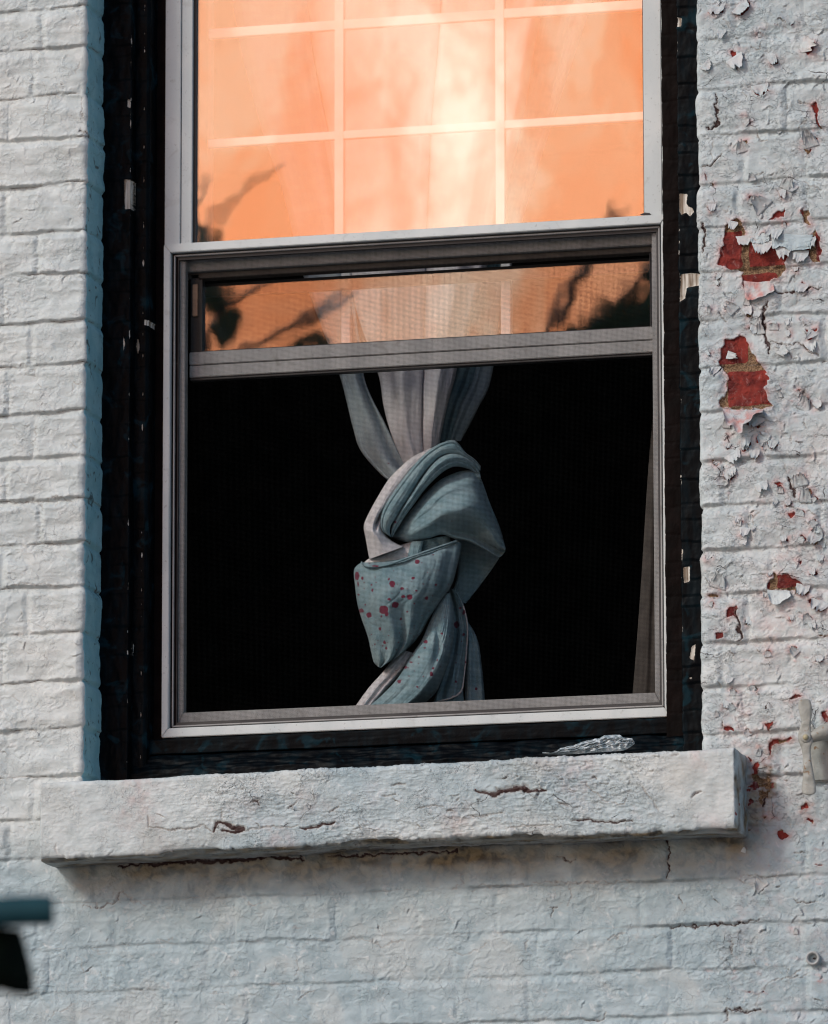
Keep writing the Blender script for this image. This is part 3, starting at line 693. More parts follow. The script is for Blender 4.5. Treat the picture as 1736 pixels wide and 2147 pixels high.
# ------------------------------------------------------------------ generic displaced sweep
def sweep(name, prof, t0, t1, step, axis, field, mat, parent=None, closed_ends=False, label=None, pstep=None):
    """prof: polyline [(a, b)] in the plane across the axis; axis 'x' -> (a,b)=(y,z), axis 'z' -> (a,b)=(x,y)"""
    pr = np.array(prof, float); seg = np.hypot(*np.diff(pr, axis=0).T); L = np.concatenate([[0], np.cumsum(seg)])
    ns = max(4, int(L[-1]/(pstep or step))+1); s = np.linspace(0, L[-1], ns)
    a = np.interp(s, L, pr[:, 0]); b = np.interp(s, L, pr[:, 1])
    ta = np.gradient(a); tb = np.gradient(b); ln = np.hypot(ta, tb)+1e-12; na, nb = tb/ln, -ta/ln
    k = np.ones(3)/3
    t = np.arange(t0, t1+step*.5, step)
    S, T = np.meshgrid(s, t, indexing='ij'); A, B = a[:, None]+T*0, b[:, None]+T*0; NA, NBn = na[:, None]+T*0, nb[:, None]+T*0
    h, at = field(S, T, A, B)
    A2, B2 = A+NA*h, B+NBn*h
    if closed_ends:
        ca, cb = (a.min()+a.max())/2, (b.min()+b.max())/2
    co = np.stack([T, A2, B2], -1) if axis == 'x' else np.stack([A2, B2, T], -1)
    me = np_mesh(name, co.reshape(-1, 3), grid_quads(*S.shape, flip=(axis == 'x')), {kk: v.ravel() for kk, v in at.items()})
    return link(name, me, mat, parent)

# ------------------------------------------------------------------ stone sill
YS = -.076
zs_t = lambda x: np.interp(x, [X(90,1641,YS), X(1535,1568,YS)], [Z(90,1641,YS), Z(1535,1568,YS)])
zs_b = lambda x: np.interp(x, [X(90,1805,YS), X(430,1786,YS), X(900,1758,YS), X(1200,1752,YS), X(1535,1742,YS)], [Z(90,1805,YS), Z(430,1786,YS), Z(900,1758,YS), Z(1200,1752,YS), Z(1535,1742,YS)])
SCR = [([P(868+a*.5, 1458.3+b*.5, YS)[[0, 2]] for a, b in p], w) for p, w in [
    ([(255,405),(300,408),(340,418),(360,402),(400,393),(460,386),(480,396),(550,402)], 3.0), ([(660,526),(740,522),(800,530),(915,528)], 1.5), ([(1165,425),(1180,408),(1205,402)], 1.3),
    ([(745,350),(755,340),(765,350)], 1.2), ([(600,450),(650,462)], 1.1), ([(140,480),(165,485)], 1.2), ([(1000,440),(1020,490)], .8), ([(340,390),(350,415)], 1.), ([(20,465),(130,462)], .8),
    ([(380,550),(620,545)], .8), ([(720,365),(765,410),(800,440),(880,455),(890,430)], .8), ([(960,380),(990,440)], .9), ([(1080,250),(1110,243)], 1.1), ([(240,510),(330,500),(370,492)], 1.), ([(180,440),(190,430)],1.)]]
SCR += [([P(a*.5, 1458.3+b*.5, YS)[[0, 2]] for a, b in p], w) for p, w in [
    ([(900,565),(910,530),(960,545),(1020,562),(1000,568),(930,566)], 2.6), ([(1255,560),(1330,550),(1355,535),(1400,535)], 1.7), ([(620,550),(740,560),(850,548),(900,565)], 1.0),
    ([(1030,565),(1100,555),(1250,545)], .9), ([(620,500),(622,555)], 1.), ([(1050,450),(1080,440),(1090,455)], 1.3), ([(1500,530),(1520,560)], .7), ([(1640,380),(1700,370)], 1.), ([(1210,470),(1240,450)], 1.2),
    ([(1600,420),(1660,415)], .9), ([(1380,490),(1420,465)], 1.), ([(930,470),(935,530)], .7), ([(235,620),(240,660)], .7)]]
SSTROKES = make_strokes(43, 950, -.56, .50, -.50, -.02, lambda x, z: (.2 if x < -.33 or x > .40 else 1.)*(.2+.8*max(0, min(1, .3+2.4*float(pn(np.array(x*7.), np.array(z*11.), 78))))), .85, .004, .022)
def sill_mesh():
    r = .007; step = .0016
    xs = np.arange(x_sill0, x_sill1+step*.5, .0014)
    # ring in unit terms: top back -> top front -> front face -> bottom -> bottom back
    ring = []
    yb = .12
    for k in np.linspace(0, 1, 60): ring.append((yb+(YS+r-yb)*k, 'T', 0))
    for k in np.linspace(0, np.pi/2, 8)[1:]: ring.append((YS+r-r*np.sin(k), 'TC', r-r*np.cos(k)))
    for k in np.linspace(0, 1, 92)[1:-1]: ring.append((YS, 'F', k))
    for k in np.linspace(np.pi/2, 0, 8): ring.append((YS+r-r*np.sin(k), 'BC', r-r*np.cos(k)))
    for k in np.linspace(0, 1, 42)[1:]: ring.append((YS+r+(.02-YS-r)*k, 'B', 0))
    n = len(ring); yv = np.array([q[0] for q in ring])
    zt_, zb2 = zs_t(xs), zs_b(xs)+.0025*fbm(xs*9, xs*0+.3, 3, 201)
    zz = np.zeros((n, len(xs)))
    for i, (y, kd, v) in enumerate(ring):
        if kd == 'T': zz[i] = zt_ - .02*0
        elif kd == 'TC': zz[i] = zt_-v
        elif kd == 'F': zz[i] = zt_-r - (zt_-zb2-2*r)*v
        elif kd == 'BC': zz[i] = zb2+v
        else: zz[i] = zb2
    XX = np.repeat(xs[None], n, 0); YY = np.repeat(yv[:, None], len(xs), 1)
    co = np.stack([XX, YY, zz], -1)
    du = np.gradient(co, axis=0); dv = np.gradient(co, axis=1); N = np.cross(dv, du); N /= np.linalg.norm(N, axis=2, keepdims=True)
    if N[100, 5, 1] > 0: N = -N
    s = np.cumsum(np.hypot(np.gradient(yv), np.gradient(zz[:, 0])))[:, None]+0*XX
    q = -np.repeat(s[:, :1], XX.shape[1], 1); x = XX
    mid = sst(-.42, -.2, x)*sst(.46, .30, x)
    rough = .18+.82*mid*sst(-.3, .3, fbm(x*6, q*9, 2, 211)+.12)
    h = .0022*fbm(x*8, q*12, 2, 213) + .0013*fbm(x*30, q*38, 3, 215)
    a = fbm(x*24+.5*pn(x*70, q*70, 217), q*75, 4, 218)
    h += rough*(.0009*sst(.02, .08, a)-.0010*sst(.22, .27, a)) + rough*.0012*np.abs(fbm(x*50, q*150, 3, 221)) + .0004*fbm(x*150, q*190, 2, 223) + rough*.0009*sst(.06, .12, fbm(x*70+pn(x*110, q*110, 227), q*130, 3, 228))
    crack = np.zeros_like(h); wxx = .003*fbm(x*60, q*60, 3, 225)
    for pts, w in SCR:
        qq = np.array(pts); m = (XX > qq[:, 0].min()-.01) & (XX < qq[:, 0].max()+.01) & (zz > qq[:, 1].min()-.01) & (zz < qq[:, 1].max()+.01) & (YY < YS+.004)
        if not m.any(): continue
        dd, tt = line_d(XX[m]+wxx[m]*1.1, zz[m]+wxx[m]*1.3+.0012*pn(XX[m]*230, zz[m]*230, 229), [tuple(p) for p in pts]); ww = w*.00065*(.35+1.2*np.sin(np.pi*np.clip(tt, .03, .97))**.6)
        crack[m] = np.maximum(crack[m], np.clip(1.2-dd/(ww+.0005)*.55, 0, 1)*min(1, .30+.38*w)); h[m] += .0012*w*.5*np.exp(-dd/.004)
    apply_strokes(XX.T, q.T, h.T, crack.T, SSTROKES, 1.9, 1.0)
    nat = np.abs(pn(x*14+.5*pn(x*40, q*40, 231), q*40, 232)); gate = sst(.12, .3, fbm(x*8, q*8, 2, 235))*mid
    crack = np.maximum(crack, np.clip(1-nat/.014, 0, 1)*gate*.5); h -= .0022*sst(.2, .8, crack)
    # broken lower arris
    low = np.exp(-((zz-zb2[None])/.008)**2)*(YY < YS+.02); h -= low*.0045*sst(.0, .4, fbm(x*22, q*10, 3, 241)+.05)
    co = co+N*h[..., None]
    peel = -50+0*h; hh = fbm(x*50, q*60, 3, 251); peel = np.maximum(peel, (hh-.78)*18*mid-40*(1-mid))
    und = (np.arange(n) > n-46)[:, None]
    stain = np.where(und, np.clip(.55+.7*fbm(x*18, YY*40, 3, 261), 0, 1), 0) + .16*sst(.1, .5, fbm(x*7, q*10, 3, 263)) + .8*np.exp(-np.abs(zz-zb2[None])/.0025)*sst(-.2, .4, fbm(x*12, q*0, 2, 264))*(YY < YS+.02)
    stain = np.clip(stain + .6*sst(x_sill1-.0, x_sill1+.0, x), 0, 1)
    at = dict(flaky=np.clip(.08+.42*mid, 0, 1), peel=peel, crack=crack, stain=stain, joint=0*h, pink=.30*sst(.0, .5, fbm(x*9, q*9, 2, 265)), teal=0*h, cool=.25+.5*sst(-.2, .4, fbm(x*3, q*5, 2, 266)))
    # ends: draw the ring in to a flat, weathered end face
    cos, ats = [co], {k: [v] for k, v in at.items()}
    def end(ix, sgn):
        R = co[:, ix]; out = []; A = {k: [] for k in at}
        cy, cz = (YS+.12)/2, (zt_[ix]+zb2[ix])/2
        for j, f in enumerate(np.concatenate([[.985, .95], np.linspace(.9, 0.02, 40)])):
            p = R.copy(); p[:, 1] = cy+(R[:, 1]-cy)*f; p[:, 2] = cz+(R[:, 2]-cz)*f
            p[:, 0] = R[:, 0].mean()*0 + xs[ix] + sgn*(.003*min(1, (j+1)/3) + .0022*fbm(p[:, 1]*40, p[:, 2]*40, 3, 271)); out.append(p)
            for k in at: A[k].append(at[k][:, ix]*0 + {'stain': 0.0, 'cool': .9, 'peel': -50.}.get(k, at[k][:, ix]))
            A['stain'][-1] = np.clip(.35+1.2*fbm(p[:, 1]*45, p[:, 2]*28, 3, 275), 0, 1) if sgn > 0 else A['stain'][-1]
            A['peel'][-1] = (fbm(p[:, 1]*70, p[:, 2]*60, 3, 277)-.55)*10
        return np.stack(out, 1), {k: np.stack(v, 1) for k, v in A.items()}
    e1, a1 = end(-1, 1); e0, a0 = end(0, -1)
    full = np.concatenate([e0[:, ::-1], co, e1], 1); AT = {k: np.concatenate([a0[k][:, ::-1], at[k], a1[k]], 1) for k in at}
    me = np_mesh('window_sill', full.reshape(-1, 3), grid_quads(full.shape[0], full.shape[1]), {k: v.ravel() for k, v in AT.items()})
    return me
me = sill_mesh()
# make sure it faces out
_f = me.polygons[len(me.polygons)//2]
o = link('window_sill', me, MASON)
bmx = bmesh.new(); bmx.from_mesh(me); bmesh.ops.recalc_face_normals(bmx, faces=bmx.faces[:]); bmx.to_mesh(me); bmx.free()
tag(o, 'thick white painted stone sill with a crumbling front, beneath the window', 'window sill')

# ------------------------------------------------------------------ black wooden casing
casing = empty('window_casing', (X(800,1600,.1), .1, Z(800,1600,.1)))
tag(casing, 'black painted wooden casing with curling, flaking paint around the window', 'window casing')
def zcuts(seed, a, b, lo=.014, hi=.05):
    r = random.Random(seed); out = [a]
    while out[-1] < b: out.append(out[-1]+r.uniform(lo, hi))
    return np.array(out)
def chips_from(polys, y): return [[tuple(P(u, v, y)[[0, 2]]) for u, v in p] for p in polys]
LCH = chips_from([[(260,376),(276,377),(275,437),(262,438)], [(294,664),(305,665),(304,676),(293,675)], [(268,206),(276,212),(273,226),(267,224)], [(280,700),(284,720),(281,740),(277,720)],
                  [(258,700),(262,720),(259,735)], [(304,1310),(309,1320),(308,1345),(303,1335)], [(270,1340),(272,1350),(270,1370)]], .08)
RCH = chips_from([[(1418,36),(1429,37),(1428,56),(1419,55)], [(1423,405),(1441,406),(1439,425),(1443,432),(1452,436),(1455,444),(1446,453),(1438,445),(1428,450),(1424,440)],
                  [(1428,574),(1450,572),(1470,574),(1466,598),(1455,600),(1440,602),(1436,625),(1425,632),(1426,600)], [(1432,1189),(1446,1187),(1446,1218),(1434,1222)],
                  [(1420,1240),(1428,1236),(1429,1250)], [(1450,1355),(1458,1350),(1456,1385),(1446,1380)], [(1428,1150),(1432,1152),(1430,1180)], [(1443,1418),(1452,1420),(1447,1424)]], .08)
def wood_field(seed, polys, plate=.0022, edges=(), amp=1.0):
    cuts = zcuts(seed, 2.4, 4.9)
    def f(S, T, A, B):
        w = T + .0035*fbm(S*30, T*20, 2, seed) ; k = np.searchsorted(cuts, w); k = np.clip(k, 1, len(cuts)-1)
        fr = (w-cuts[k-1])/(cuts[k]-cuts[k-1]); hs = (np.sin(k*78.2+seed)*4371.3) % 1
        h = .55*plate*amp*(hs*.8+.2)*(1-fr)**2.0*sst(0, .06, fr) + (hs-.5)*.0004 + .0012*fbm(S*60, T*30, 3, seed+3)
        crk = np.exp(-(np.minimum(fr, 1-fr)*(cuts[k]-cuts[k-1])/.0012)**2); h -= .0006*crk
        chip = -20+0*h; X_ = A
        for p in polys:
            q = np.array(p); m = (X_ > q[:, 0].min()-.006) & (X_ < q[:, 0].max()+.006) & (T > q[:, 1].min()-.006) & (T < q[:, 1].max()+.006)
            if m.any(): chip[m] = np.maximum(chip[m], 1000*poly_sd(X_[m]+.001*pn(X_[m]*300, T[m]*300, 3), T[m], p))
        for e in edges:
            nz = fbm(S*0+seed, T*55, 3, seed+9)*1.0 + .35*pn(S*200, T*60, seed+11)
            chip = np.maximum(chip, (nz-.22)*3.0-np.abs(S-e)*1000*.9)
        h -= .0018*sst(-.5, .6, chip)
        return h, dict(chip=chip)
    return f
z0c, z1c = Z(800,1640,.1)-.01, Z(800,-60,.1)+.30
xLb0 = xLc-.004; xLb1 = X(272, 800, .08); xLs1 = X(310, 800, .10); xLj = X(344, 800, .135)
sweep('side_board', [(xLb0, .081), (xLb1, .079), (xLb1+.001, .102)], z0c, z1c, .002, 'z', wood_field(5, LCH, edges=(xLb1-xLb0,)), BLACK, casing, pstep=.0015)
sweep('stop_moulding', [(xLb1-.006, .101), (xLs1-.004, .101), (xLs1, .105), (xLs1, .14)], z0c, z1c, .002, 'z', wood_field(23, LCH, .0012, edges=(.02,), amp=.7), BLACK, casing, pstep=.0015)
sweep('jamb', [(xLs1-.01, .139), (xLj+.02, .139)], z0c, z1c, .003, 'z', wood_field(31, [], .0005, amp=.4), plain('brown_jamb', (.006, .0030, .0028), (.010, .005, .0045), spec=.04), casing)
xRb0 = X(1424, 800, .08); xRb1 = xRc+.004; xRs = X(1400, 800, .12)
sweep('side_board', [(xRb0, .102), (xRb0+.001, .080), (xRb1+.01, .079)], z0c, z1c, .002, 'z', wood_field(47, RCH, .0026, edges=(.022,)), BLACK, casing, pstep=.0015)
sweep('stop_moulding', [(xRs-.004, .16), (xRs-.004, .112), (xRb0+.01, .110)], z0c, z1c, .002, 'z', wood_field(53, [], .0008, amp=.5), plain('brown_stop', (.0030, .0018, .0016), (.006, .0032, .0028), spec=.04), casing, pstep=.0015)
def rail_field(seed, rough):
    def f(S, T, A, B):
        h = rough*(.0016*fbm(T*22, S*90, 3, seed)+.0014*np.abs(fbm(T*12, S*200, 2, seed+5)))
        chip = (fbm(T*70, S*160, 3, seed+7)-.92-.35*max(0, 1-rough))*5
        top = np.exp(-S/.004); chip = np.maximum(chip, top*(fbm(T*25, S*0+2, 3, seed+9)+.0)*3.2-.85)
        return h, dict(chip=chip)
    return f
zr0 = (Z(340,1545,.12)+Z(1408,1507,.12))/2
xb0, xb1 = X(250, 1560, .12), xRb0+.004
sweep('bottom_rail', [(.145, zr0+.002), (.120, zr0-.001), (.119, zr0-.024), (.135, zr0-.025)], xb0, xb1, .002, 'x', rail_field(61, .45), BLACK, casing, pstep=.0016)
sweep('sill_board', [(.135, zr0-.026), (.112, zr0-.028), (.096, zr0-.052), (.09, zr0-.085)], xb0-.02, xb1, .002, 'x', rail_field(67, 1.6), BLACK, casing, pstep=.0016)

# ------------------------------------------------------------------ aluminium window
win = empty('window', (X(870,1500,.13), .13, Z(870,1530,.13)))
tag(win, 'white aluminium window unit with orange reflections above and a raised lower sash behind a screen', 'window')
yA = .128
fx0 = (X(343,520,yA)+X(338.5,1540,yA))/2; fx1 = (X(1401,455,yA)+X(1407,1503,yA))/2
fz1 = (Z(343,509,yA)+Z(1400,451,yA))/2; fz0 = (Z(338,1543,yA)+Z(1408,1505,yA))/2
mm = 1/1415.
w4 = (15*mm, 15*mm, 20*mm, 19*mm)
for s in 'lrbt': mitre('screen_frame_rail', s, fx0, fx1, fz0, fz1, w4, yA, yA+.018, WHITE, win, .0010)
# bead, dark groove and grey inner frame behind the wires
ix0, ix1, iz0, iz1 = fx0+w4[0], fx1-w4[1], fz0+w4[2], fz1-w4[3]
for s in 'lrbt': mitre('groove', s, ix0-.002, ix1+.002, iz0-.002, iz1+.002, (.012,)*4, yA+.012, yA+.020, DARKMET, win, 0)
for s in 'lrbt': mitre('bead', s, ix0+.0035, ix1-.0035, iz0+.0025, iz1-.0030, (.0022,)*4, yA+.007, yA+.0125, GREY, win, .0005)
gz = (.010, .010, .019, .003)
for s in 'lrb': mitre('inner_rail', s, ix0+.0085, ix1-.0085, iz0+.0065, iz1-.0065, gz, yA+.018, yA+.034, GREY, win, .0008)
# wires of the insect screen
pit, wr = .0019, .00010
sx0, sx1, sz0, sz1 = ix0+.004, ix1-.004, iz0+.003, iz1-.004
ys = yA+.0145
cs, qs = [], []; off = 0
def wire(ax, c):
    global off
    ring = [(-wr, 0), (0, -wr), (wr, 0), (0, wr)]
    for e in (0, 1):
        for (a, b) in ring:
            cs.append((c+a, ys+b, (sz0, sz1)[e]) if ax == 'z' else ((sx0, sx1)[e], ys+b+.0002, c+a))
    for k in range(4): qs.append((off+k, off+(k+1) % 4, off+4+(k+1) % 4, off+4+k))
    off += 8
for k in range(int((sx1-sx0)/pit)): wire('z', sx0+(k+.5)*pit)
for k in range(int((sz1-sz0)/pit)): wire('x', sz0+(k+.5)*pit)
o = link('insect_screen', np_mesh('insect_screen', np.array(cs), np.array(qs), smooth=False), WIRE, win); o['kind'] = 'stuff'
# upper storm light: rails, gasket, pane
yB = .134
ux0, ux1 = (X(345,300,yB)+X(346,500,yB))/2, X(1400,300,yB)
uz0, uz1 = fz1-.001, Z(870,-60,yB)+.28
a1, a2 = X(379,300,yB), X(402,300,yB); b1, b2 = X(1387,300,yB), X(1349,300,yB)
bar('outer_stile', ux0, a1-.0006, uz0, uz1, yB, yB+.02, WHITE, win); bar('inner_stile', a1+.0006, a2, uz0, uz1, yB+.002, yB+.02, WHITE, win)
bar('outer_stile', b1+.0006, ux1, uz0, uz1, yB, yB+.02, WHITE, win); bar('inner_stile', b2, b1-.0006, uz0, uz1, yB+.002, yB+.02, WHITE, win)
gx0, gx1 = a2+.0002, b2-.0002
bar('gasket', gx0, gx0+.0042, uz0, uz1, yB+.008, yB+.018, GASKET, win, 0); bar('gasket', gx1-.002, gx1, uz0, uz1, yB+.008, yB+.018, GASKET, win, 0)
bar('gasket', gx0+.0042, gx1-.002, fz1-.004, fz1+.0022, yB+.004, yB+.018, GASKET, win, 0)
bar('pane', gx0, gx1, fz1-.004, uz1, yB+.0125, yB+.0155, GLASS_UP, win, 0)
bar('groove_line', a1-.0008, a1+.0008, uz0, uz1, yB+.006, yB+.012, GASKET, win, 0); bar('groove_line', b1-.0008, b1+.0008, uz0, uz1, yB+.006, yB+.012, GASKET, win, 0)
# corner clip at lower right of the pane
bm = bmesh.new(); q = [P(u, v, yB-.003) for u, v in [(1342,449),(1352,445),(1362,446),(1365,450)]]
f1 = [bm.verts.new(p) for p in q]; f2 = [bm.verts.new(p+np.array([0, .006, 0])) for p in q]; bm.faces.new(f1); bm.faces.new(f2[::-1])
for i in range(4): bm.faces.new([f1[i], f2[i], f2[(i+1) % 4], f1[(i+1) % 4]])
bm_obj('corner_clip', bm, DARKMET, win)
# horizontal header behind the screen
yC = .162
hx0, hx1 = ix0+.0185, ix1-.0185
hz1, hz0 = (Z(385,539,yC)+Z(1368,484,yC))/2, (Z(385,569,yC)+Z(1368,512,yC))/2
bar('header_rail', ix0+.010, ix1-.010, hz0, hz1, yC, yC+.03, GREY, win, .0012)
bar('header_lip', ix0+.010, ix1-.010, hz0-.009, hz0-.0005, yC+.012, yC+.035, plain('brown_lip', (.06,.048,.04), (.085,.07,.058)), win, .0008)
bar('dark_channel', ix0+.012, ix1-.012, hz0-.03, hz0-.0095, yC+.05, yC+.06, GASKET, win, 0)
# lowered storm sash
yD = .168
sz_t = (Z(423,597,yD)+Z(1363,545,yD))/2; sz_b = (Z(423,735,yD)+Z(1363,684,yD))/2; sz_m = (Z(385,766,yD)+Z(1370,712,yD))/2; sz_l = (Z(385,790,yD)+Z(1370,739,yD))/2
px0, px1 = X(423,660,yD), X(1362,660,yD)
bar('sash_rail', ix0+.0186, ix1-.0186, sz_m+.0005, sz_b-.0008, yD, yD+.02, GREY, win, .0010)
bar('sash_rail', ix0+.0186, ix1-.0186, sz_l, sz_m-.0006, yD+.001, yD+.02, GREY, win, .0010)
bar('sash_lip', ix0+.0186, ix1-.0186, sz_l-.004, sz_l-.0006, yD+.004, yD+.02, DARKMET, win, .0006)
bar('sash_stile', ix0+.0186, X(415,660,yD), sz_b, sz_t+.02, yD+.006, yD+.022, DARKMET, win, .001)
bar('sash_gasket', X(415,660,yD), px0, sz_b, sz_t+.01, yD+.002, yD+.016, GASKET, win, 0)
bar('sash_stile', px1+.0015, ix1-.0186, sz_b, sz_t+.02, yD+.004, yD+.022, GREY, win, .001)
bar('sash_gasket', px1, px1+.0015, sz_b, sz_t+.01, yD+.002, yD+.016, GASKET, win, 0)
bar('sash_gasket', px0, px1, sz_b-.0008, sz_b+.0006, yD+.002, yD+.016, GASKET, win, 0)
bar('channel_reflection', X(403,640,yD), X(414,640,yD), Z(408,662,yD), Z(408,595,yD), yD+.0005, yD+.0055, plain('painted_reflection', (.30,.19,.13), (.38,.25,.17), rough=.35), win, .0008)  # lit reflection inside the channel, painted as a coloured strip of its own
bar('pane', px0, px1, sz_b, sz_t, yD+.010, yD+.013, GLASS_LO, win, 0)
# inner sashes with white muntins
yE, yF = .195, .232
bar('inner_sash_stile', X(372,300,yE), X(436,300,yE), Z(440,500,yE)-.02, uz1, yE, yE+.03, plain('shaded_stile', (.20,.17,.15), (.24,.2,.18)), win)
for (u0, u1) in ((701, 720), (1039, 1058)): bar('muntin', X(u0,400,yE), X(u1,400,yE), Z(700,520,yE), uz1, yE, yE+.012, MUNTIN, win)
for (va, vb, wd) in ((71, 8, 21), (300, 243, 18)):
    zc = (Z(415,va,yE)+Z(1345,vb,yE))/2; bar('muntin', X(420,va,yE), X(1380,vb,yE), zc-wd*.5*mm, zc+wd*.5*mm, yE+.001, yE+.011, MUNTIN, win)
for (u0, u1) in ((715, 734), (1050, 1070)): bar('muntin', X(u0,650,yF), X(u1,650,yF), Z(700,740,yF)-.005, Z(700,560,yF)+.02, yF, yF+.012, MUNTIN, win)

# ------------------------------------------------------------------ dark room
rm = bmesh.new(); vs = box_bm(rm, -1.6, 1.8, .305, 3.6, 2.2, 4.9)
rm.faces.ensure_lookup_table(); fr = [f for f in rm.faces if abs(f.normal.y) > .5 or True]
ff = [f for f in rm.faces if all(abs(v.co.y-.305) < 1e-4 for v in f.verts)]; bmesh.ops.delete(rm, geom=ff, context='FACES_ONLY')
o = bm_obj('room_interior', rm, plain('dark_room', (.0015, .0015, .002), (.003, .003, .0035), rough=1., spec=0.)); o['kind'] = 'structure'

# ------------------------------------------------------------------ knotted curtain
curtain = empty('curtain', (X(880,1100,.34), .34, Z(880,1100,.34)))
tag(curtain, 'grey blue linen curtain tied in one big knot and spattered with dark red spots', 'curtain')
SPOT = [(238,1285,13,24),(437,1330,16,18),(388,1475,26,24),(453,1448,19,18),(305,1505,15,15),(262,1480,14,12),(535,1403,16,15),(492,1355,11,9),(578,1205,13,13),(418,1300,6,9),(420,1417,9,8),(555,1297,9,9),
        (393,1660,9,9),(403,1692,7,8),(368,1583,8,9),(484,1527,7,7),(630,1410,9,10),(320,1335,6,5),(325,1365,7,8),(268,1298,7,9),(665,1165,6,5),(682,1335,8,7),(572,1368,7,6),(522,1487,6,5),(285,1447,5,5),(405,1500,12,10),
        (375,1512,8,6),(498,1400,10,8),(625,1655,12,10),(620,1690,7,5),(560,1703,6,4),(510,1800,16,8),(540,1770,9,5),(588,1742,6,4),(475,1878,12,10),(658,1838,9,14),(668,1805,7,6),(577,1910,5,5),(715,1608,7,6),
        (840,1490,8,14),(850,1770,6,7),(800,1560,15,20),(840,1615,8,8),(910,1920,7,9),(795,1880,7,7),(772,975,6,4),(453,980,9,7),(415,652,5,4),(605,1828,3,3),(430,2020,5,4),(820,1465,9,7),(245,1330,5,12),(345,1320,4,4),(610,1330,4,4),
        (340,1228,20,5),(560,1440,4,4),(247,1390,5,7),(700,1250,5,4),(460,1700,4,4),(690,1760,4,5),(530,1850,4,4)]
_rs = random.Random(5)
for _ in range(90): SPOT.append((_rs.uniform(230, 760), _rs.uniform(1180, 1700), _rs.uniform(1.5, 3.6), _rs.uniform(1.5, 3.4)))
for _ in range(50): SPOT.append((_rs.uniform(450, 880), _rs.uniform(1600, 2000), _rs.uniform(1.5, 3.4), _rs.uniform(1.5, 3.4)))
def crom(pts, n):
    pts = np.array(pts, float); k = len(pts); t = np.linspace(0, k-1, n); i = np.clip(t.astype(int), 0, k-2); f = (t-i)[:, None]
    p0 = pts[np.clip(i-1, 0, k-1)]; p1 = pts[i]; p2 = pts[i+1]; p3 = pts[np.clip(i+2, 0, k-1)]
    return .5*((2*p1)+(-p0+p2)*f+(2*p0-5*p1+4*p2-p3)*f**2+(-p0+3*p1-3*p2+p3)*f**3)
def Cz(p): return (660+p[0]*.3720, 729.2+p[1]*.3720)
def cloth(name, L, R, y, t, lining=0.0, fold=None, n=150, m=70, sag=None, conv=True, pw=2.0, parent=None, wav=1.0, seed=1, spots=True):
    """closed, flattened tube of cloth between two edge curves; y depth of the edges (number or list), t bulge towards the viewer (m)"""
    if conv: L = [Cz(p) for p in L]; R = [Cz(p) for p in R]
    k = len(L); Lc, Rc = crom(L, n), crom(R, n)
    sv = np.linspace(0, 1, n)
    yv = crom([[q] for q in (y if isinstance(y, (list, tuple)) else [y]*2)], n)[:, 0]; tv = crom([[q] for q in (t if isinstance(t, (list, tuple)) else [t]*2)], n)[:, 0]
    a = .5-.5*np.cos(np.linspace(0, np.pi, m)); S, A = np.meshgrid(sv, a, indexing='ij')
    uv = Lc[:, None]*(1-A[..., None]) + Rc[:, None]*A[..., None]
    if sag is not None:
        sg = crom(sag, n)[:, None]*.372; uv = uv + sg*(4*A*(1-A))[..., None]
    bul = np.clip(1-np.abs(2*A-1)**pw, 0, 1)**(1/pw)
    d = tv[:, None]*bul
    if fold is not None: d = d + fold(S, A)*sst(0, .12, A)*sst(1, .88, A)
    base = P(uv[..., 0], uv[..., 1], np.full(S.shape, yv.mean()))
    rc = 1-np.abs(pn(A*7+1.5*fbm(S*4, A*2, 2, 330+seed), S*2.2, 331+seed))*5
    d = d - wav*.0009*np.clip(rc, 0, 1)*np.minimum(1, bul) + wav*.0008*fbm(A*22+S*3, S*5, 2, 335+seed)*np.minimum(1, bul)
    d = d + wav*(.0016*fbm(base[..., 0]*25+seed, base[..., 2]*25, 3, 300+seed) + .0007*fbm(base[..., 0]*70, base[..., 2]*90, 2, 310+seed))*np.minimum(1, bul*1.5)
    Fp = P(uv[..., 0], uv[..., 1], yv[:, None]-d); ux_, uz_ = project(Fp.reshape(-1, 3)) if False else (None, None)
    Bp = P(uv[..., 0], uv[..., 1], yv[:, None]+.35*tv[:, None]*bul+0*A)
    # attributes
    cx, cz = (uv[..., 0]-660)/.372, (uv[..., 1]-729.2)/.372
    sp = np.full(S.shape, -30.)
    if spots:
        wx_ = 2.5*fbm(cx*.06, cz*.06, 2, 321); wz_ = 2.5*fbm(cx*.06+9, cz*.06, 2, 323)
        for (x_, z_, rx, rz) in SPOT:
            mk = (np.abs(cx-x_) < rx*2+8) & (np.abs(cz-z_) < rz*2+8)
            if mk.any(): sp[mk] = np.maximum(sp[mk], (1-np.hypot((cx[mk]+wx_[mk]-x_)/rx, (cz[mk]+wz_[mk]-z_)/rz))*min(rx, rz)*.28)
    lin = lining(S, A) if callable(lining) else np.full(S.shape, float(lining))
    co = np.concatenate([Fp.reshape(-1, 3), Bp.reshape(-1, 3)]); q1 = grid_quads(n, m); q2 = grid_quads(n, m, True)+n*m
    ends = []
    for r in (0, n-1):
        for j in range(m-1):
            b_ = r*m+j; e = (b_, b_+1, n*m+b_+1, n*m+b_); ends.append(e if r else e[::-1])
    for i in range(n-1):
        for j in (0, m-1):
            b_ = i*m+j; e = (b_, b_+m, n*m+b_+m, n*m+b_); ends.append(e if j == 0 else e[::-1])
    at = dict(lining=np.concatenate([lin.ravel()]*2), spatter=np.concatenate([sp.ravel(), sp.ravel()*0-30]))
    me = np_mesh(name, co, np.concatenate([q1, q2, np.array(ends)]), at)
    return link(name, me, CLOTH, parent or curtain)
g = lambda A, c, w: np.exp(-((A-c)/w)**2)
YK = .34
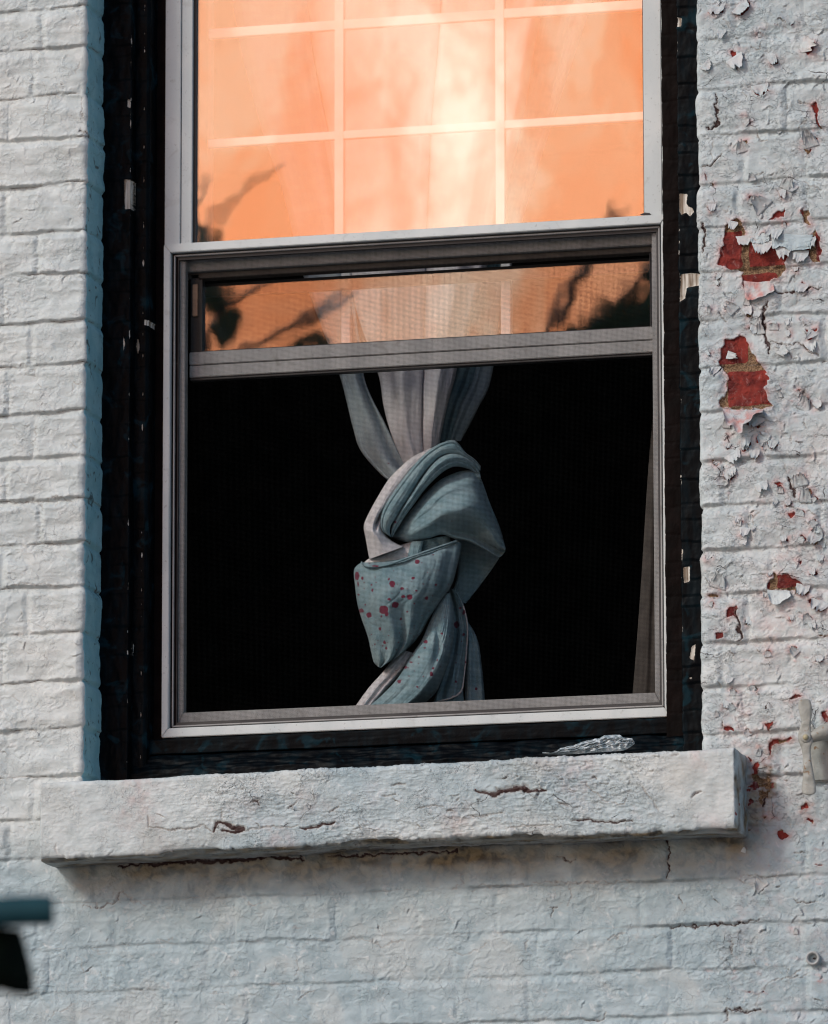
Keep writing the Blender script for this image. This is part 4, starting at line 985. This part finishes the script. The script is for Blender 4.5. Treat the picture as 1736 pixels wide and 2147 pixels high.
up_ = dict(conv=False, n=160, m=60, spots=True)
cloth('hanging_fold', [(480,-60),(505,100),(552,280),(592,400),(634,570),(680,700),(714,792),(740,896),(757,945),(800,995),(822,1010)],
      [(645,-60),(655,100),(690,280),(712,400),(735,570),(752,700),(766,800),(806,885),(838,950),(858,985),(864,1000)], YK-.01, [.012]*3+[.018]*3, .49, lambda S, A: -.010*g(A, .98-.25*S, .10)+.004*np.sin(A*9+S*4), seed=1, **up_)
cloth('hanging_fold', [(640,-60),(655,100),(688,280),(735,600),(785,760),(797,800),(804,850),(820,910),(845,975)], [(935,-60),(920,100),(905,280),(893,600),(890,760),(888,800),(887,850),(886,910),(890,950)], YK-.005, [.05, .045, .035, .03], 1.0,
      lambda S, A: -.012*g(A, .12, .10)*(1-S)+.007*np.sin(A*13+S*2)*(1-S*.8), seed=2, **up_)
cloth('hanging_fold', [(925,-60),(915,100),(900,280),(889,600),(887,760),(885,800),(884,850),(884,910),(884,955)], [(1155,-60),(1120,100),(1090,280),(1010,600),(962,760),(952,800),(938,850),(926,905),(920,940)], YK-.002, [.05, .045, .035, .028], 1.0,
      lambda S, A: .007*np.sin(A*12+2)*(1-S*.8), seed=3, **up_)
cloth('hanging_fold', [(1140,-60),(1080,280),(1000,600),(948,790),(932,850),(920,925)], [(1220,-60),(1140,280),(1048,600),(992,790),(965,850),(944,925)], YK+.075, [.02, .015], 0.0, lambda S, A: -.01*g(A, .5, .15), seed=4, **up_)
cloth('hanging_fold', [(1205,-60),(1120,280),(1036,560),(1005,700),(985,792),(960,850),(938,920)], [(1262,-60),(1150,280),(1078,520),(1050,640),(1030,792),(1000,860),(966,925)], YK+.085, [.022, .02, .014], .49, lambda S, A: -.004*g(A, .35, .1), seed=5, **up_)
# shadowed cloth behind the knot
cloth('knot_back', [(800,1080),(810,1180),(800,1300),(760,1400)], [(1055,1120),(1035,1190),(930,1340),(850,1440)], YK+.035, .012, 0.0, lambda S, A: -.02*A, seed=6)
# right bulge of the knot
def f_bulge(S, A):
    return -.014*g(A, .90-.10*S, .10)*sst(.28, .5, S)*sst(.8, .62, S) + .006*g(A, .60+.15*np.sin(S*5), .16) - .010*g(A, .05, .08)*sst(.3, .6, S) + .0035*np.sin(A*16+S*11)*sst(.1, .4, S) - .035*sst(.55, 1., A)*sst(.3, .6, S)
cloth('knot_bulge', [(428,1048),(480,985),(560,890),(640,800),(720,735),(800,705),(880,688),(935,735),(985,870),(1040,1005),(1076,1125)],
      [(440,1070),(500,1092),(560,1092),(650,1070),(720,1052),(790,1076),(870,1092),(950,1132),(1005,1162),(1040,1180),(1072,1150)], [YK-.01, YK-.03, YK-.035, YK-.02, YK], [.012, .045, .06, .055, .03, .012], 0.0, f_bulge, n=220, m=120, seed=7)
# lining side of the loop, at left
cloth('knot_lining', [(660,560),(560,608),(500,655),(420,735),(360,830),(310,920),(277,1000),(288,1080),(308,1190)],
      [(665,600),(600,650),(550,700),(480,800),(420,890),(385,960),(385,1030),(432,1085),(500,1120)], [YK-.05, YK-.055, YK-.05, YK-.04], [.012, .02, .03, .035], 1.0,
      lambda S, A: -.022*g(A, .75-1.2*(S-.62), .10)*g(S, .66, .10)+.010*g(A, .45, .2)*g(S, .8, .12)-.010*g(S, .72, .05)*g(A, .3, .25), n=180, m=90, seed=8)
cloth('knot_loop', [(935,665),(900,625),(850,588),(790,521),(720,532),(650,570),(590,625),(530,695),(450,800),(388,900),(368,975),(380,1030),(425,1062)],
      [(930,700),(880,650),(830,620),(770,600),(710,615),(650,670),(600,730),(565,790),(500,890),(455,960),(430,1000),(425,1040),(434,1068)], [YK-.03, YK-.06, YK-.07, YK-.07, YK-.055], [.014, .016, .018, .02, .018, .01], 0.0,
      lambda S, A: -.002*g(A, .25, .08)+.003*g(A, .12, .08), n=220, m=60, seed=9)
cloth('knot_loop', [(925,672),(870,615),(790,590),(715,610),(655,662),(600,735),(540,820),(475,920),(435,1000),(428,1050)],
      [(930,745),(880,690),(800,668),(735,690),(670,745),(612,808),(560,880),(505,955),(458,1030),(438,1066)], [YK-.03, YK-.065, YK-.062, YK-.05], [.014, .028, .03, .022, .010], 0.0,
      lambda S, A: .004*g(A, .3, .15)-.003*g(A, .62, .08), n=200, m=60, seed=10)
# fold under the loop at right
cloth('knot_fold', [(720,735),(800,700),(870,690),(930,700)], [(715,790),(800,752),(870,742),(938,752)], YK-.035, .012, 0.0, n=80, m=40, seed=18)
# tucked ends between the two wraps
cloth('knot_lining', [(268,1225),(300,1190),(380,1160),(460,1120),(560,1085)], [(278,1260),(320,1275),(400,1260),(480,1235),(570,1200)], YK-.03, .018, 1.0, n=90, m=50, seed=11)
cloth('tucked_end', [(590,1085),(592,1130),(585,1190)], [(760,1055),(770,1100),(790,1150)], YK-.022, .018, 0.0, lambda S, A: -.006*g(A, .5+.3*S, .1), n=60, m=50, seed=12)
cloth('tucked_end', [(545,1090),(532,1130),(518,1195)], [(613,1086),(604,1130),(594,1190)], YK-.042, .012, 0.0, n=50, m=40, seed=13, pw=3)
# lower wrap with the heavy spatter
def f_wrap(S, A):
    return .006*g(A, .25+.25*S, .10) + .004*g(A, .62+.1*S, .08) - .007*g(A, .44+.22*S, .07)*sst(.3, .6, S) - .010*g(A, .93, .07) + .0035*np.sin(A*20-S*9)*sst(.15, .5, S) - .006*g(S, .03, .03)
cloth('knot_wrap', [(262,1208),(222,1250),(228,1350),(240,1440),(262,1520),(300,1630),(315,1700),(332,1768),(352,1792)],
      [(800,1086),(824,1110),(805,1220),(770,1340),(700,1440),(640,1530),(590,1620),(500,1715),(380,1790)], [YK-.03, YK-.03, YK-.025, YK-.02], [.045, .065, .07, .06, .045, .03, .01], 0.0, f_wrap, n=230, m=170,
      sag=[(-10, 34), (-8, 26), (0, 10), (0, 8), (10, 10), (10, 10), (5, 10)], seed=14, pw=2.2)
cloth('wrap_hem', [(262,1200),(262,1216),(310,1226),(400,1218),(500,1184),(620,1142),(720,1108),(798,1080)], [(270,1208),(275,1230),(315,1240),(402,1231),(505,1197),(624,1154),(724,1119),(806,1094)], [YK-.05, YK-.088, YK-.088, YK-.05], .006, 0.0, n=140, m=16, wav=.3, seed=15)
# hanging tail
cloth('tail_lining', [(490,1700),(430,1765),(382,1828),(300,1920),(215,2040),(180,2100)], [(560,1720),(520,1790),(470,1850),(400,1930),(310,2040),(290,2100)], YK-.005, [.018, .02], 1.0, lambda S, A: -.006*g(A, .6, .12), n=110, m=50, seed=16)
cloth('tail', [(735,1385),(680,1470),(640,1560),(600,1650),(545,1730),(475,1850),(390,1945),(285,2040),(240,2100)], [(765,1380),(778,1450),(785,1560),(780,1650),(760,1750),(725,1850),(675,1950),(575,2040),(545,2100)],
      [YK-.02, YK-.03, YK-.03, YK-.02], [.02, .04, .045, .04], 0.0, lambda S, A: -.012*g(A, .42+.25*np.sin((S-.3)*6), .09)*g(S, .42, .16)+.006*g(A, .7, .12)*sst(.4, .6, S)-.005*g(A, .3, .07)*sst(.5, .7, S), n=200, m=100, seed=17)
cloth('tail_side', [(745,1350),(770,1450),(780,1600),(755,1750),(720,1850),(680,1960),(655,2050),(640,2100)], [(790,1362),(832,1450),(860,1560),(858,1700),(845,1820),(836,1930),(845,2020),(850,2100)], [YK+.005, YK+.01], [.012, .02], 0.0,
      lambda S, A: -.010*g(A, .25, .15)+.004*g(A, .7, .1), n=160, m=70, seed=19)
cloth('tail_side', [(835,1480),(850,1600),(850,1800),(840,2100)], [(862,1540),(916,1640),(942,1800),(968,2100)], [YK+.03, YK+.03], [.014, .02], 0.0, lambda S, A: .004*np.sin(A*8), n=110, m=50, seed=20)
cloth('hem', [(785,1362),(830,1448),(856,1560),(852,1700),(838,1845),(822,1928),(770,1966),(690,1988)], [(791,1356),(838,1444),(864,1560),(860,1702),(846,1850),(830,1938),(775,1976),(692,1998)], YK-.016, .004, lambda S, A: .52*(S > .15), n=150, m=12, wav=.2, seed=21)

# narrow drape at the right edge
sd = cloth('side_drape', [(1371,845),(1358,1000),(1342,1250),(1325,1470),(1318,1540)], [(1400,845),(1400,1000),(1400,1250),(1400,1470),(1400,1540)], .30, .012, 0.0, lambda S, A: -.004*g(A, .5, .1), conv=False, n=120, m=40, seed=22, spots=False)
sd.parent = None; sd.data.materials.clear(); sd.data.materials.append(plain('brown_drape', (.045, .038, .033), (.065, .055, .048), rough=.9))
tag(sd, 'narrow dull brown drape leaning at the right edge of the dark opening', 'drape')

# ------------------------------------------------------------------ scrap on the sill
def scrap():
    y0 = -.035
    pts_t = [(1137,1578),(1165,1574),(1200,1562),(1240,1550),(1270,1541),(1300,1542),(1322,1549),(1331,1556)]
    pts_b = [(1138,1580),(1170,1581),(1210,1580),(1250,1577),(1285,1575),(1310,1572),(1325,1563),(1331,1558)]
    n, m = 110, 40; T, B = crom(pts_t, n), crom(pts_b, n); a = np.linspace(0, 1, m); S, A = np.meshgrid(np.linspace(0, 1, n), a, indexing='ij')
    uv = T[:, None]*(1-A[..., None])+B[:, None]*A[..., None]; bul = np.sqrt(np.clip(1-(2*A-1)**2, 0, 1))*np.sin(np.pi*np.clip(S, .02, .98))**.5
    h = .005*bul + bul*(.013*np.abs(fbm(S*7+A*3, A*5-S*3.5, 4, 401)) + .004*np.clip(1-np.abs(pn(S*12, A*7+S*9, 403))*5, -1, 1)); uv[..., 1] += 5*fbm(S*9, A*0+2, 3, 407)*(1-A)
    Fp = P(uv[..., 0], uv[..., 1], y0-h); Bp = P(uv[..., 0], uv[..., 1], y0+.008*bul)
    co = np.concatenate([Fp.reshape(-1, 3), Bp.reshape(-1, 3)]); me = np_mesh('plastic_scrap', co, np.concatenate([grid_quads(n, m), grid_quads(n, m, True)+n*m]))
    o = link('crumpled_scrap', me, plain('pale_plastic', (.22, .28, .31), (.66, .70, .72), scale=140, rough=.35, bump=.6, bscale=180, bdist=.002))
    tag(o, 'crumpled pale grey plastic scrap lying on the stone sill near its right end', 'scrap')
scrap()

# ------------------------------------------------------------------ shutter holder
hold = empty('shutter_holder', tuple(P(868+1643*.5, 1458.3+172*.5, -.03)))
tag(hold, 'cream painted iron shutter holder on a bracket, right of the sill end', 'shutter holder')
HM = NB('cream_iron')
def _hm():
    s = HM; c = s.mix(s.rng(s.noise(40, 5, .6), .35, .65), (.27, .265, .235), (.36, .35, .315)); c = s.mix(s.rng(s.noise(120, 6, 1.), .62, .70), c, (.22, .13, .07))
    return s.done(c, .5, s.bump(s.noise(160, 5, .6), .6, .0015), .4)
CREAM = _hm()
def slab(name, prof, y, th, mat, parent, n=90, m=24, rough=.0006, conv=(868., 1458.3, .5)):
    c = crom([(p[0], p[1], p[2]) for p in prof], n); a = np.linspace(0, 2*np.pi, m, endpoint=False)
    S, A = np.meshgrid(np.arange(n), a, indexing='ij'); ca = np.cos(A); sa = np.sin(A)
    ex = np.sign(ca)*np.abs(ca)**.55; ey = np.sign(sa)*np.abs(sa)**.7
    capf = np.clip(np.minimum(np.arange(n), n-1-np.arange(n))/4., 0, 1)**.5
    u = conv[0]+(c[:, 0][:, None]+c[:, 2][:, None]*ex*capf[:, None])*conv[2]; v = conv[1]+(c[:, 1][:, None]+0*A)*conv[2]
    d = th*ey*capf[:, None]
    p = P(u, v, y-d); p[..., 1] += rough*2*fbm(p[..., 0]*90, p[..., 2]*90, 3, 411)
    q = []
    for i in range(n-1):
        for j in range(m): q.append((i*m+j, i*m+(j+1) % m, (i+1)*m+(j+1) % m, (i+1)*m+j))
    me = np_mesh(name, p.reshape(-1, 3), np.array(q)); bmx = bmesh.new(); bmx.from_mesh(me); bmesh.ops.recalc_face_normals(bmx, faces=bmx.faces[:]); bmx.to_mesh(me); bmx.free()
    return link(name, me, mat, parent)
slab('swivel_bar', [(1640,12,14),(1638,22,24),(1640,45,28),(1643,80,25),(1645,110,20),(1640,140,24),(1641,165,30),(1643,190,30),(1644,220,20),(1648,260,17),(1652,310,21),(1655,355,26),(1656,390,30),(1656,408,26),(1656,418,10)], -.040, .0045, CREAM, hold)
def disc(name, uv, y, r, th, mat, parent, seg=28, dome=.5):
    c = P(*uv, y); bm = bmesh.new(); rings = []
    for (rr, dd) in [(r, 0), (r, -th*.6), (r*.85, -th), (r*.5, -th-dome*th*.3), (r*.02, -th-dome*th*.5)]:
        rings.append([bm.verts.new((c[0]+rr*math.cos(k*2*math.pi/seg), c[1]+dd, c[2]+rr*math.sin(k*2*math.pi/seg))) for k in range(seg)])
    for i in range(len(rings)-1):
        for k in range(seg): bm.faces.new([rings[i][k], rings[i][(k+1) % seg], rings[i+1][(k+1) % seg], rings[i+1][k]])
    bm.faces.new(rings[-1]); return bm_obj(name, bm, mat, parent, smooth=True)
disc('washer', (868+1643*.5, 1458.3+174*.5), -.0445, .0078, .0020, CREAM, hold)
disc('pivot_bolt', (868+1643*.5, 1458.3+174*.5), -.0465, .0040, .0030, plain('rusty_bolt', (.30,.24,.12), (.42,.36,.22)), hold, dome=1.)
# bracket arm running back into the wall at the right
def tube(name, pts, rads, mat, parent=None, seg=16, amp=0.0):
    pts = [np.array(p, float) for p in pts]; n = 40; c = crom(pts, n); r = crom([[q] for q in rads], n)[:, 0]; co = []
    for i in range(n):
        t = c[min(i+1, n-1)]-c[max(i-1, 0)]; t /= np.linalg.norm(t); a = np.cross(t, [0, .2, 1.]); a /= np.linalg.norm(a); b = np.cross(t, a)
        for k in range(seg):
            th = 2*math.pi*k/seg; co.append(c[i]+r[i]*(1+amp*math.sin(k*2.+i*.4))*(math.cos(th)*a+math.sin(th)*b))
    co += [c[0], c[-1]]
    bm = bmesh.new(); vs = [bm.verts.new(p) for p in co]
    for i in range(n-1):
        for k in range(seg): bm.faces.new([vs[i*seg+k], vs[i*seg+(k+1) % seg], vs[(i+1)*seg+(k+1) % seg], vs[(i+1)*seg+k]])
    for k in range(seg): bm.faces.new([vs[-2], vs[(k+1) % seg], vs[k]]); bm.faces.new([vs[-1], vs[(n-1)*seg+k], vs[(n-1)*seg+(k+1) % seg]])
    return bm_obj(name, bm, mat, parent, smooth=True)
def q7(a, b, y): return P(868+a*.5, 1458.3+b*.5, y)
tube('bracket_arm', [q7(1655,176,-.034), q7(1690,165,-.036), q7(1730,150,-.034), q7(1790,140,-.02), q7(1830,150,.004)], [.008, .0095, .012, .014, .018], CREAM, hold)
bm = bmesh.new(); c = q7(1715, 260, -.004); box_bm(bm, c[0]-.022, c[0]+.034, -.009, .006, c[2]-.035, c[2]+.035); bm_obj('wall_plate', bm, CREAM, hold, .002)

# ------------------------------------------------------------------ pipe socket in the wall
sock = empty('wall_socket', tuple(q7(1675, 1102, -.01))); tag(sock, 'small round painted tube end set in the wall at lower right', 'tube end')
c = q7(1675, 1102, -.004); bm = bmesh.new(); seg = 32; rr = []
for (r, d) in [(.0105, .02), (.0105, -.005), (.0095, -.0072), (.0075, -.0068), (.0064, -.004), (.0060, .03)]:
    rr.append([bm.verts.new((c[0]+r*math.cos(k*2*math.pi/seg), c[1]+d, c[2]+r*math.sin(k*2*math.pi/seg))) for k in range(seg)])
for i in range(len(rr)-1):
    for k in range(seg): bm.faces.new([rr[i][k], rr[i][(k+1) % seg], rr[i+1][(k+1) % seg], rr[i+1][k]])
bm_obj('tube_rim', bm, plain('grey_paint_metal', (.34,.34,.33), (.44,.44,.43), rough=.5), sock, smooth=True)
disc('dark_bore', (868+1675*.5, 1458.3+1102*.5), -.001, .0062, .0005, GASKET, sock)

# ------------------------------------------------------------------ curled paint flakes
def flake(uvs_top, uvs_bot, y, curl, name='paint_flake', pink=0.0, cool=.4):
    n, m = 40, 22; T, B = crom(uvs_top, n), crom(uvs_bot, n); S, A = np.meshgrid(np.linspace(0, 1, n), np.linspace(0, 1, m), indexing='ij')
    uv = T[:, None]*(1-A[..., None])+B[:, None]*A[..., None]
    uv[..., 1] += 1.6*fbm(S*6, A*2, 3, 421)*A*3
    d = curl*A**1.3+.0022*fbm(S*5, A*4, 3, 423)*np.sqrt(A)
    p = P(uv[..., 0], uv[..., 1], y-d); b = P(uv[..., 0], uv[..., 1], y-d+.0011)
    z = np.zeros(n*m*2); at = dict(flaky=z, peel=z-50, crack=z, joint=z, pink=z+pink, stain=z, cool=z+cool, teal=z)
    qs = np.concatenate([grid_quads(n, m), grid_quads(n, m, True)+n*m]); ends = []
    for i in range(n-1):
        for j in (0, m-1): ends.append((i*m+j, (i+1)*m+j, n*m+(i+1)*m+j, n*m+i*m+j))
    for j in range(m-1):
        for i in (0, n-1): ends.append((i*m+j, i*m+j+1, n*m+i*m+j+1, n*m+i*m+j))
    return link(name, np_mesh(name, np.concatenate([p.reshape(-1, 3), b.reshape(-1, 3)]), np.concatenate([qs, np.array(ends)]), at), MASON, wall)
def r3(a, b): return (1319.4+a*.4529, b*.4529)
def r4(a, b): return (1319.4+a*.4529, 902.8+b*.4529)
flake([r3(432,1892),r3(500,1896),r3(570,1896),r3(622,1896)], [r3(438,1925),r3(452,1962),r3(478,1970),r3(498,2003),r3(522,2003),r3(527,1962),r3(560,1948),r3(578,1915),r3(618,1908)], -.003, .020, pink=1.25)
flake([r4(636,736),r4(680,738),r4(742,740)], [r4(642,765),r4(672,806),r4(748,765)], -.002, .009)
flake([r3(555,1085),r3(600,1075),r3(650,1070)], [r3(562,1118),r3(605,1128),r3(648,1112)], -.003, .004, cool=.8)
flake([r3(655,1075),r3(720,1080),r3(790,1090),r3(850,1085)], [r3(662,1150),r3(705,1140),r3(750,1158),r3(835,1150)], -.003, .004, cool=.8)
flake([r3(528,1298),r3(590,1305),r3(650,1300),r3(668,1310)], [r3(535,1378),r3(570,1388),r3(630,1365),r3(672,1345)], -.002, .009, pink=1.25)

_fs = np.array([[f[0], f[1]] for f in FLAKES]); _h, _, _ = wall_field(_fs[:, :1], _fs[:, 1:], False)
for (cx, cz, w, l, a), h0 in zip(FLAKES, _h[:, 0]):
    n, m = 15, 9; S, A = np.meshgrid(np.linspace(-.5, .5, n), np.linspace(0, 1, m), indexing='ij'); sd = cx*91.7+cz*33.1
    free = l*(.55+.45*np.cos(S*2.2)+.55*fbm(S*5+sd, S*0+sd, 3, 431)); wd = w*(1-.35*A**2)*(1+.15*pn(A*3+sd, A*0, 433))
    lx = S*wd; lz = -.004+A*(free+.004)+.0010*pn(S*12+sd, A*4, 435); lift = (.0008+l*.42*A**1.7)*(1+.5*pn(S*4+sd, A*2, 437))
    ca, sa = math.cos(a), math.sin(a); X_ = cx+lx*ca-lz*sa; Z_ = cz+lx*sa+lz*ca
    f_ = np.stack([X_, -h0-lift-.0006, Z_], -1).reshape(-1, 3); b_ = np.stack([X_, -h0-lift+.0003, Z_], -1).reshape(-1, 3)
    z_ = np.zeros(len(f_)*2); qs = [grid_quads(n, m), grid_quads(n, m, True)+n*m]; ends = []
    for i in range(n-1):
        for j in (0, m-1): ends.append((i*m+j, (i+1)*m+j, n*m+(i+1)*m+j, n*m+i*m+j))
    for j in range(m-1):
        for i in (0, n-1): ends.append((i*m+j, i*m+j+1, n*m+i*m+j+1, n*m+i*m+j))
    me = np_mesh('paint_flake', np.concatenate([f_, b_]), np.concatenate(qs+[np.array(ends)]), dict(peel=z_-50, crack=z_, joint=z_, pink=z_+.25, stain=z_, cool=z_+.5, teal=z_, flaky=z_))
    link('paint_flake', me, MASON, wall)

# ------------------------------------------------------------------ foreground shrub, out of focus
shrub = empty('foreground_shrub'); D7 = 6.9
def near(u, v, d):
    q = fw + (u-W/2)/FPX*rt - (v-H/2)/FPX*up; return CAM+q*d
shrub.location = tuple(near(-260, 2000, D7)*np.array([1, 1, 0])); tag(shrub, 'blurred dark shrub with a blunt teal branch and dark leaf at the lower left', 'shrub')
BR = plain('branch_bark', (.006, .030, .040), (.012, .055, .068), rough=.6, spec=.2); LF = plain('dark_leaf', (.0010, .0035, .0022), (.0025, .006, .003), rough=.85, spec=.08)
sp_ = near(-260, 2000, D7)
tube('trunk', [(sp_[0], sp_[1], 0), (sp_[0]+.02, sp_[1], .8), (sp_[0]-.02, sp_[1], 1.7), (sp_[0], sp_[1], sp_[2]-.02)], [.03, .026, .022, .016], BR, shrub)
tube('branch', [near(-262, 2000, D7), near(-150, 1935, D7), near(0, 1912, D7), near(112, 1908, D7)], [.0145, .0150, .0150, .0150], BR, shrub)
def leaf3(name, pts, d, th, par, mat):
    n = len(pts); bm = bmesh.new(); cx = sum(p[0] for p in pts)/n; cy = sum(p[1] for p in pts)/n
    f = [bm.verts.new(near(u, v, d)) for u, v in pts]; b = [bm.verts.new(near(u, v, d+th)) for u, v in pts]
    cf = bm.verts.new(near(cx, cy, d-.018)); cb = bm.verts.new(near(cx, cy, d+th-.012))
    for i in range(n):
        j = (i+1) % n; bm.faces.new([f[i], f[j], cf]); bm.faces.new([b[j], b[i], cb]); bm.faces.new([f[i], b[i], b[j], f[j]])
    return bm_obj(name, bm, mat, par, smooth=True)
leaf3('leaf', [(-260,1990),(-120,1950),(0,1944),(42,1947),(50,1966),(62,2010),(70,2050),(72,2086),(30,2084),(0,2075),(-120,2100),(-230,2060)], D7+.01, .004, shrub, LF)
leaf3('leaf', [(-262,2000),(-330,1880),(-420,1840),(-480,1860),(-420,1960)], D7+.02, .004, shrub, LF)

# ------------------------------------------------------------------ ground and the palms behind the camera that the panes mirror
bm = bmesh.new(); s_ = 150
q = [bm.verts.new(p) for p in [(-s_,-s_,0),(s_,-s_,0),(s_,s_,0),(-s_,s_,0)]]; bm.faces.new(q)
o = bm_obj('ground', bm, plain('paving', (.16, .155, .15), (.22, .21, .20), scale=2)); o['kind'] = 'structure'
PF = plain('palm_leaf', (.06, .10, .05), (.12, .16, .08), rough=.5); PT = plain('palm_trunk', (.10, .08, .06), (.15, .12, .09))
def mirror(u, v, L):
    """place whose mirror image in the panes stands at (u, v), L metres out from the glass"""
    g_ = P(u, v, .15); d = g_-CAM; d /= np.linalg.norm(d); d[1] = -d[1]; return g_ + d*L
def far_tree(root_uv, L, limbs, tufts, label):
    c = mirror(*root_uv, L); t = empty('tree', (c[0], c[1], 0)); tag(t, label, 'tree', 'trees across the yard')
    tube('trunk', [(c[0], c[1], 0), (c[0]+.08, c[1], c[2]*.5), tuple(c)], [.10, .07, .05], PT, t)
    for k, (pts, r_) in enumerate(limbs):
        tube('limb', [c]+[mirror(u, v, L+.12*math.sin(k*2.+i)) for i, (u, v) in enumerate(pts)], [.05]+[r_]*(len(pts)-1)+[r_*.6], PT, t)
    rr_ = random.Random(int(L*10)); bm = bmesh.new()
    for (u, v, ru, n) in tufts:
        for _ in range(n):
            a, q = rr_.uniform(0, 6.28), rr_.random()**.5; p = mirror(u+ru*q*math.cos(a), v+ru*.8*q*math.sin(a), L+rr_.uniform(-.15, .15))
            e1 = np.array([rr_.gauss(0, 1), rr_.gauss(0, .5), rr_.gauss(0, 1)]); e1 /= np.linalg.norm(e1); e2 = np.cross(e1, [rr_.gauss(0, .4), 1, rr_.gauss(0, .4)]); e2 /= np.linalg.norm(e2)
            l_ = rr_.uniform(.02, .04); vs = [bm.verts.new(p+q_) for q_ in (-e1*l_, e2*l_*.35-np.array([0, .004, 0]), e1*l_, -e2*l_*.35)]; bm.faces.new(vs)
    o_ = bm_obj('crown', bm, PF, t); o_['kind'] = 'stuff'
far_tree((1040, 900), 9.0, [([(1105, 715), (1180, 620), (1245, 530), (1300, 440)], .017), ([(1180, 760), (1250, 665), (1350, 560), (1420, 480)], .014), ([(1230, 790), (1330, 690), (1450, 600)], .03), ([(1330, 800), (1420, 640), (1500, 500)], .03)],
         [(1285, 665, 60, 260), (1345, 640, 40, 110), (1400, 560, 60, 90), (1190, 690, 22, 40)], 'dark branching tree mirrored at the right of the lower pane')
far_tree((300, 800), 8.0, [([(400, 700), (440, 640), (500, 600), (560, 560)], .012), ([(440, 760), (560, 690), (660, 640), (730, 600)], .012), ([(340, 560), (400, 450), (440, 380)], .008), ([(380, 600), (440, 480), (520, 400), (590, 350)], .005)],
         [(420, 600, 40, 60), (455, 670, 40, 50), (640, 722, 40, 30), (405, 480, 24, 16), (440, 500, 24, 26), (320, 500, 70, 150)], 'small branching tree mirrored at the left edge of both panes')
print('tris', sum(len(o.data.polygons)*2 for o in bpy.data.objects if o.type == 'MESH'), 'bricks', len([o for o in bpy.data.objects if o.name.startswith('brick')]))
